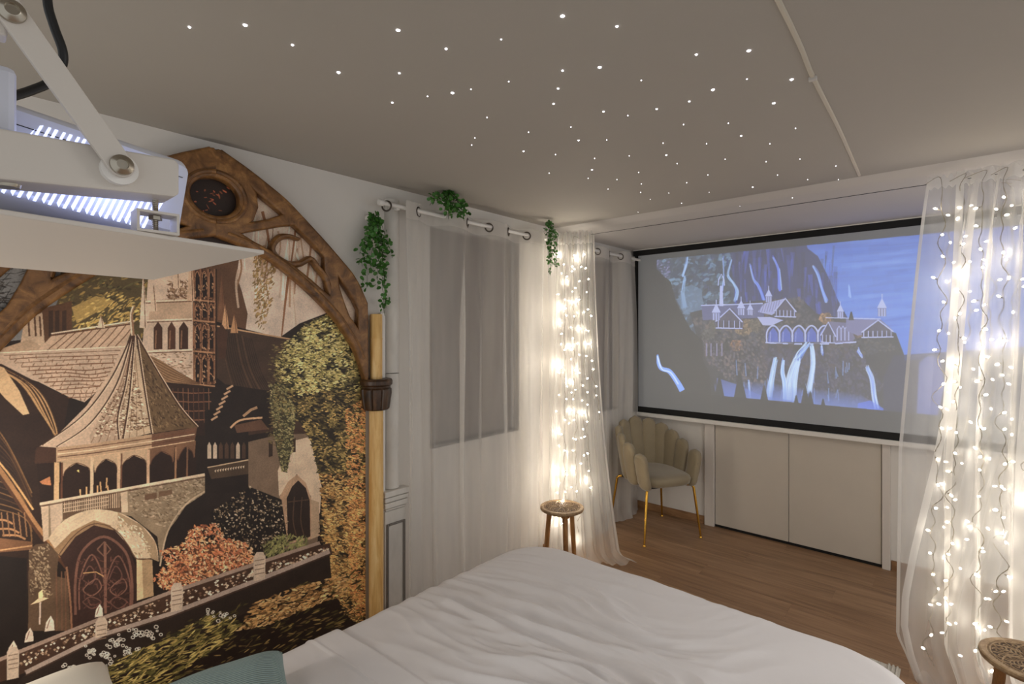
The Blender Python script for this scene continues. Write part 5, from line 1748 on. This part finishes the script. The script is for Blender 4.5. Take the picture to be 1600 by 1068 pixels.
for kind, r in (('large', .0050), ('medium', .0032), ('small', .0019)):
    me_s = MB().lathe([(0, -.0026), (r * .6, -.0022), (r, -.0006), (r, .0), (0, 0)], n=12).mesh('star_light', M['star'])
    hole_me = MB().lathe([(r * 1.02, -.0004), (r * 1.3, -.0008), (r * 1.3, 0.0), (r * 1.02, 0.0)], n=12, cap=False).mesh('hole_rim', M['hole'])
    for u, v in STARS[kind]:
        p = on_z(u, v, CZ)
        z = CZ
        if p.x > XS - .02:
            p = on_z(u, v, CZ2)
            z = CZ2 if p.x > XS + .06 else CZ - .012
            if p.x <= XS + .09: p.x = XS + .09; z = CZ2
        n_star = STARS[kind].index((u, v))
        o = link('star_light', me_s)
        o.location = (p.x, p.y, z - .0002)
        tag(o, '%s white fibre optic star light shining in the ceiling' % {'large': 'bright', 'medium': 'medium bright', 'small': 'tiny faint'}[kind], 'star light', '%s ceiling star lights' % {'large': 'bright', 'medium': 'medium', 'small': 'faint'}[kind])
        if kind == 'large':
            o['label'] = BIG[n_star]
        if kind != 'large':
            rank = sorted(STARS[kind]).index((u, v))
            o['label'] = '%s ceiling star light, %s from the left of the %s ones' % ({'medium': 'medium bright', 'small': 'tiny faint'}[kind], ordinal(rank + 1), {'medium': 'medium', 'small': 'faint'}[kind])
        if kind == 'small':
            link('hole_rim', hole_me, o)

# ------------------------------------------------------------------ projector on its bracket
M['bracket'] = mat('powder coated bracket', (206, 198, 188), .45, bump=.05, bscale=400)
M['projbody'] = mat('projector plastic', (214, 216, 226), .4, bump=.05, bscale=300)
M['ventglow'] = emit_mat('vent lit from inside', (.50, .58, 1.0), 1.7)
M['steel'] = mat('steel screw', (176, 168, 154), .28, metal=1.0)
M['cable'] = mat('black cable', (22, 22, 22), .45)
br = thing('projector_mount', 'white metal projector bracket with a flat tray at the top left', 'projector mount', (0, .9, CZ))
br.location = (0, 0, 0)
TZ = HC + .100
tray = MB()
tp = [on_z(0, 335, TZ), on_z(413, 397, TZ), on_z(240, 437, TZ), on_z(0, 418, TZ)]
a_, b_, c_, d_ = tp
ext = (a_ - b_).normalized() * .30
c2 = Vector((b_.x - .004, c_.y, TZ))
corners = [b_, c2, c2 + ext, b_ + ext]
tray.add([(p.x, p.y, TZ) for p in corners] + [(p.x, p.y, TZ + .005) for p in corners], [(0, 1, 2, 3), (7, 6, 5, 4), (0, 4, 5, 1), (1, 5, 6, 2), (2, 6, 7, 3), (3, 7, 4, 0)])
tray.build('tray', M['bracket'], br, smooth=False, bevel=.0012)
# beam (channel) and strut
bm0, bm1 = on_y(0, 200, .62), on_y(280, 250, .62)
e0, e1 = on_y(0, 280, .62), on_y(280, 308, .62)
sl_t = (bm1.z - bm0.z) / (bm1.x - bm0.x)
sl_b = (e1.z - e0.z) / (e1.x - e0.x)
xl, xr = -.22, bm1.x
zt = lambda x: bm0.z + sl_t * (x - bm0.x)
zb_ = lambda x: e0.z + sl_b * (x - e0.x)
beam = MB()
sec = [(xl, zb_(xl)), (xr - .004, zb_(xr)), (xr, zb_(xr) + .004), (xr, zt(xr) - .004), (xr - .004, zt(xr)), (xl, zt(xl))]
beam.rings([[(x, .62, z) for x, z in sec], [(x, .665, z) for x, z in sec]])
beam.build('beam', M['bracket'], br, smooth=False, bevel=.002)
b1, b0 = on_y(190, 258, .606), on_y(18, 18, .606)
st = MB()
dv_ = Vector((b0.x - b1.x, 0, b0.z - b1.z)).normalized()
nv_ = Vector((-dv_.z, 0, dv_.x))
hw_ = .0108
out = []
for k in range(13):
    a = -PI / 2 + PI * k / 12
    out.append(b1 + (-dv_) * (hw_ * math.cos(a)) + nv_ * (hw_ * math.sin(a)))
endp = b0 + dv_ * .02
for k in range(13):
    a = PI / 2 - PI * k / 12
    out.append(endp + dv_ * (hw_ * math.cos(a)) + nv_ * (hw_ * math.sin(a)))
st.rings([[(p.x, .606, p.z) for p in out], [(p.x, .6115, p.z) for p in out]])
sto = st.build('strut', M['bracket'], br, smooth=False, bevel=.0008)
def bolt(c, y, r):
    mb = MB()
    prof = [(0, y), (r * .98, y), (r, y - .001), (r * .96, y - .003), (r * .60, y - .0055), (r * .50, y - .0060), (r * .46, y - .0035), (0, y - .0035)]
    rs = []
    for rr, yy in prof:
        rs.append([(c.x + rr * math.cos(2 * PI * k / 24), yy, c.z + rr * math.sin(2 * PI * k / 24)) for k in range(24)])
    mb.rings(rs)
    return mb
bolt(b1, .606, .0098).build('bolt', M['steel'], sto)
bolt(b0, .606, .0098).build('bolt', M['steel'], sto)
w_ = MB()
w_.rings([[(b1.x + .015 * math.cos(2 * PI * k / 28), yy, b1.z - .002 + .015 * math.sin(2 * PI * k / 28)) for k in range(28)] for yy in (.6118, .6199)])
w_.build('washer', M['white'], br)
# upper arm from the strut up to the ceiling plate (above the frame)
MB().box(b0.x - .10, b0.x - .002, .612, .63, b0.z - .02, b0.z + .03).build('upper_arm', M['bracket'], br, smooth=False, bevel=.002)
MB().box(-.085, -.045, .63, .82, b0.z - .02, b0.z + .03).build('cross_arm', M['bracket'], br, smooth=False, bevel=.002)
MB().box(-.09, -.04, .70, .76, b0.z + .03, CZ - .006).build('drop_tube', M['bracket'], br, smooth=False, bevel=.003)
MB().box(-.15, .02, .64, .82, CZ - .006, CZ - .0002).build('ceiling_plate', M['bracket'], br, smooth=False, bevel=.002)
# rear block between arm and beam
rb = on_y(25, 95, .68)
MB().box(-.14, rb.x, .670, .714, 1.779, rb.z - .01).build('rear_block', M['projbody'], br, smooth=False, bevel=.006)
# clip with threaded bolt that ties the tray to the beam
cx_ = on_y(244, 355, .645).x
cl = MB()
cl.box(cx_ - .019, cx_ + .019, .635, .66, TZ + .0052, TZ + .0078).box(cx_ - .019, cx_ + .019, .635, .66, TZ + .0255, TZ + .028)
cl.box(cx_ - .019, cx_ - .0165, .635, .66, TZ + .0079, TZ + .0254).box(cx_ + .0165, cx_ + .019, .635, .66, TZ + .0079, TZ + .0254)
cl.build('clip', M['bracket'], br, smooth=False)
bl = MB()
n_ = 40
zr = [TZ + .009 + (.028 + .012) * k / n_ for k in range(n_ + 1)]
bl.lathe([(0, TZ + .009)] + [(.0026 + .0004 * (k % 2), z) for k, z in enumerate(zr)] + [(0, zr[-1])], cx=cx_, cy=.648, n=10)
bl.lathe([(0, TZ + .0205), (.0062, TZ + .0205), (.0062, TZ + .0245), (0, TZ + .0245)], cx=cx_, cy=.648, n=6)
bl.build('threaded_bolt', M['steel'], br, smooth=False)
sb = on_y(15, 277, .625)
MB().lathe([(0, sb.z - .006), (.008, sb.z - .006), (.0095, sb.z - .002), (.0095, sb.z + .002), (0, sb.z + .002)], cx=sb.x, cy=.64, n=20).build('screw', M['steel'], br)

# projector body, pitched nose-down on the tray
pj = thing('projector', 'white projector glowing blue through its side vents on the tray', 'projector', (0, 0, 0))
pitch = math.radians(8.0)
pv = Vector((.06, .72, 1.778))
pj.location = pv
pj.rotation_euler = (0, pitch, 0)
HB = .050
bod = MB()
sec = []
for (x, z), q in (((.145, -HB), 0), ((.145, HB), 1), ((-.22, HB), 2), ((-.22, -HB), 3)):
    for k in range(5):
        a = -PI / 2 + q * PI / 2 + k * PI / 8
        r_ = .010
        cx2, cz2 = x + (-r_ if x > 0 else r_), z + (r_ if z < 0 else -r_)
        sec.append((cx2 + r_ * math.cos(a), cz2 + r_ * math.sin(a)))
bod.rings([[(x, .004, z * .9) for x, z in sec], [(x, .0, z * .82) for x, z in sec]][::-1] + [[(x, .012, z) for x, z in sec], [(x, .27, z) for x, z in sec], [(x, .28, z * .9) for x, z in sec]])
bod.build('casing', M['projbody'], pj, angle=35)
sm = MB().box(-.20, .14, -.0006, .0, .026, .0268).build('seam_line', M['cable'], pj, smooth=False)
for fx in (-.18, .09):
    for fy in (.03, .25):
        zb2 = (TZ + .0052) - (pv.z + (-HB) * math.cos(pitch) - fx * math.sin(pitch))
        MB().lathe([(0, -HB + zb2), (.010, -HB + zb2), (.010, -HB + .001), (0, -HB + .001)], cx=fx, cy=fy, n=16).build('foot', M['cable'], pj)
# slanted vent openings with light behind, inside a round grille
gx, gz, gr = .060, -.006, .072
for k in range(13):
    x0 = gx - gr + .006 + k * .0118
    for half_ in (0, 1):
        xa_, wd = x0 + half_ * .0052, (.0026 if half_ else .0022)
        def zlim(x): 
            q = gr ** 2 - (x - gx) ** 2
            return math.sqrt(q) if q > 0 else 0
        h0, h1 = zlim(xa_), zlim(xa_ + wd)
        h0, h1 = min(h0, HB * .80), min(h1, HB * .80)
        if h0 < .008 or h1 < .008: continue
        sh_ = .009
        vs = []
        for yy in (-.0008, .002):
            vs += [(xa_ - sh_, yy, gz - h0 * (.9 + .1 * half_)), (xa_ + wd - sh_, yy, gz - h1), (xa_ + wd + sh_, yy, gz + h1), (xa_ + sh_, yy, gz + h0)]
        MB().add(vs, [(0, 1, 2, 3), (7, 6, 5, 4), (0, 4, 5, 1), (1, 5, 6, 2), (2, 6, 7, 3), (3, 7, 4, 0)]).build('vent_slot', M['ventglow'], pj, smooth=False)
lamp('projector_vent_glow', 'POINT', (.13, .69, 1.752), .05, (.35, .45, 1.0), .01)
# black cable looping behind the strut
cpts = crom([on_y(78, -60, .80), on_y(74, 0, .80), on_y(84, 40, .80), on_y(98, 80, .80), on_y(96, 105, .80), on_y(78, 128, .79), on_y(52, 140, .78), on_y(28, 148, .77), on_y(0, 156, .76)], 5)
cpts = [Vector((-.03, .78, CZ - .002)), Vector((-.0, .79, 2.1))] + [Vector(p) for p in cpts]
tag(MB().tube(cpts, .0048, 10).build('power_cable', M['cable'], None), 'black cable hanging in a loop behind the projector bracket', 'cable')
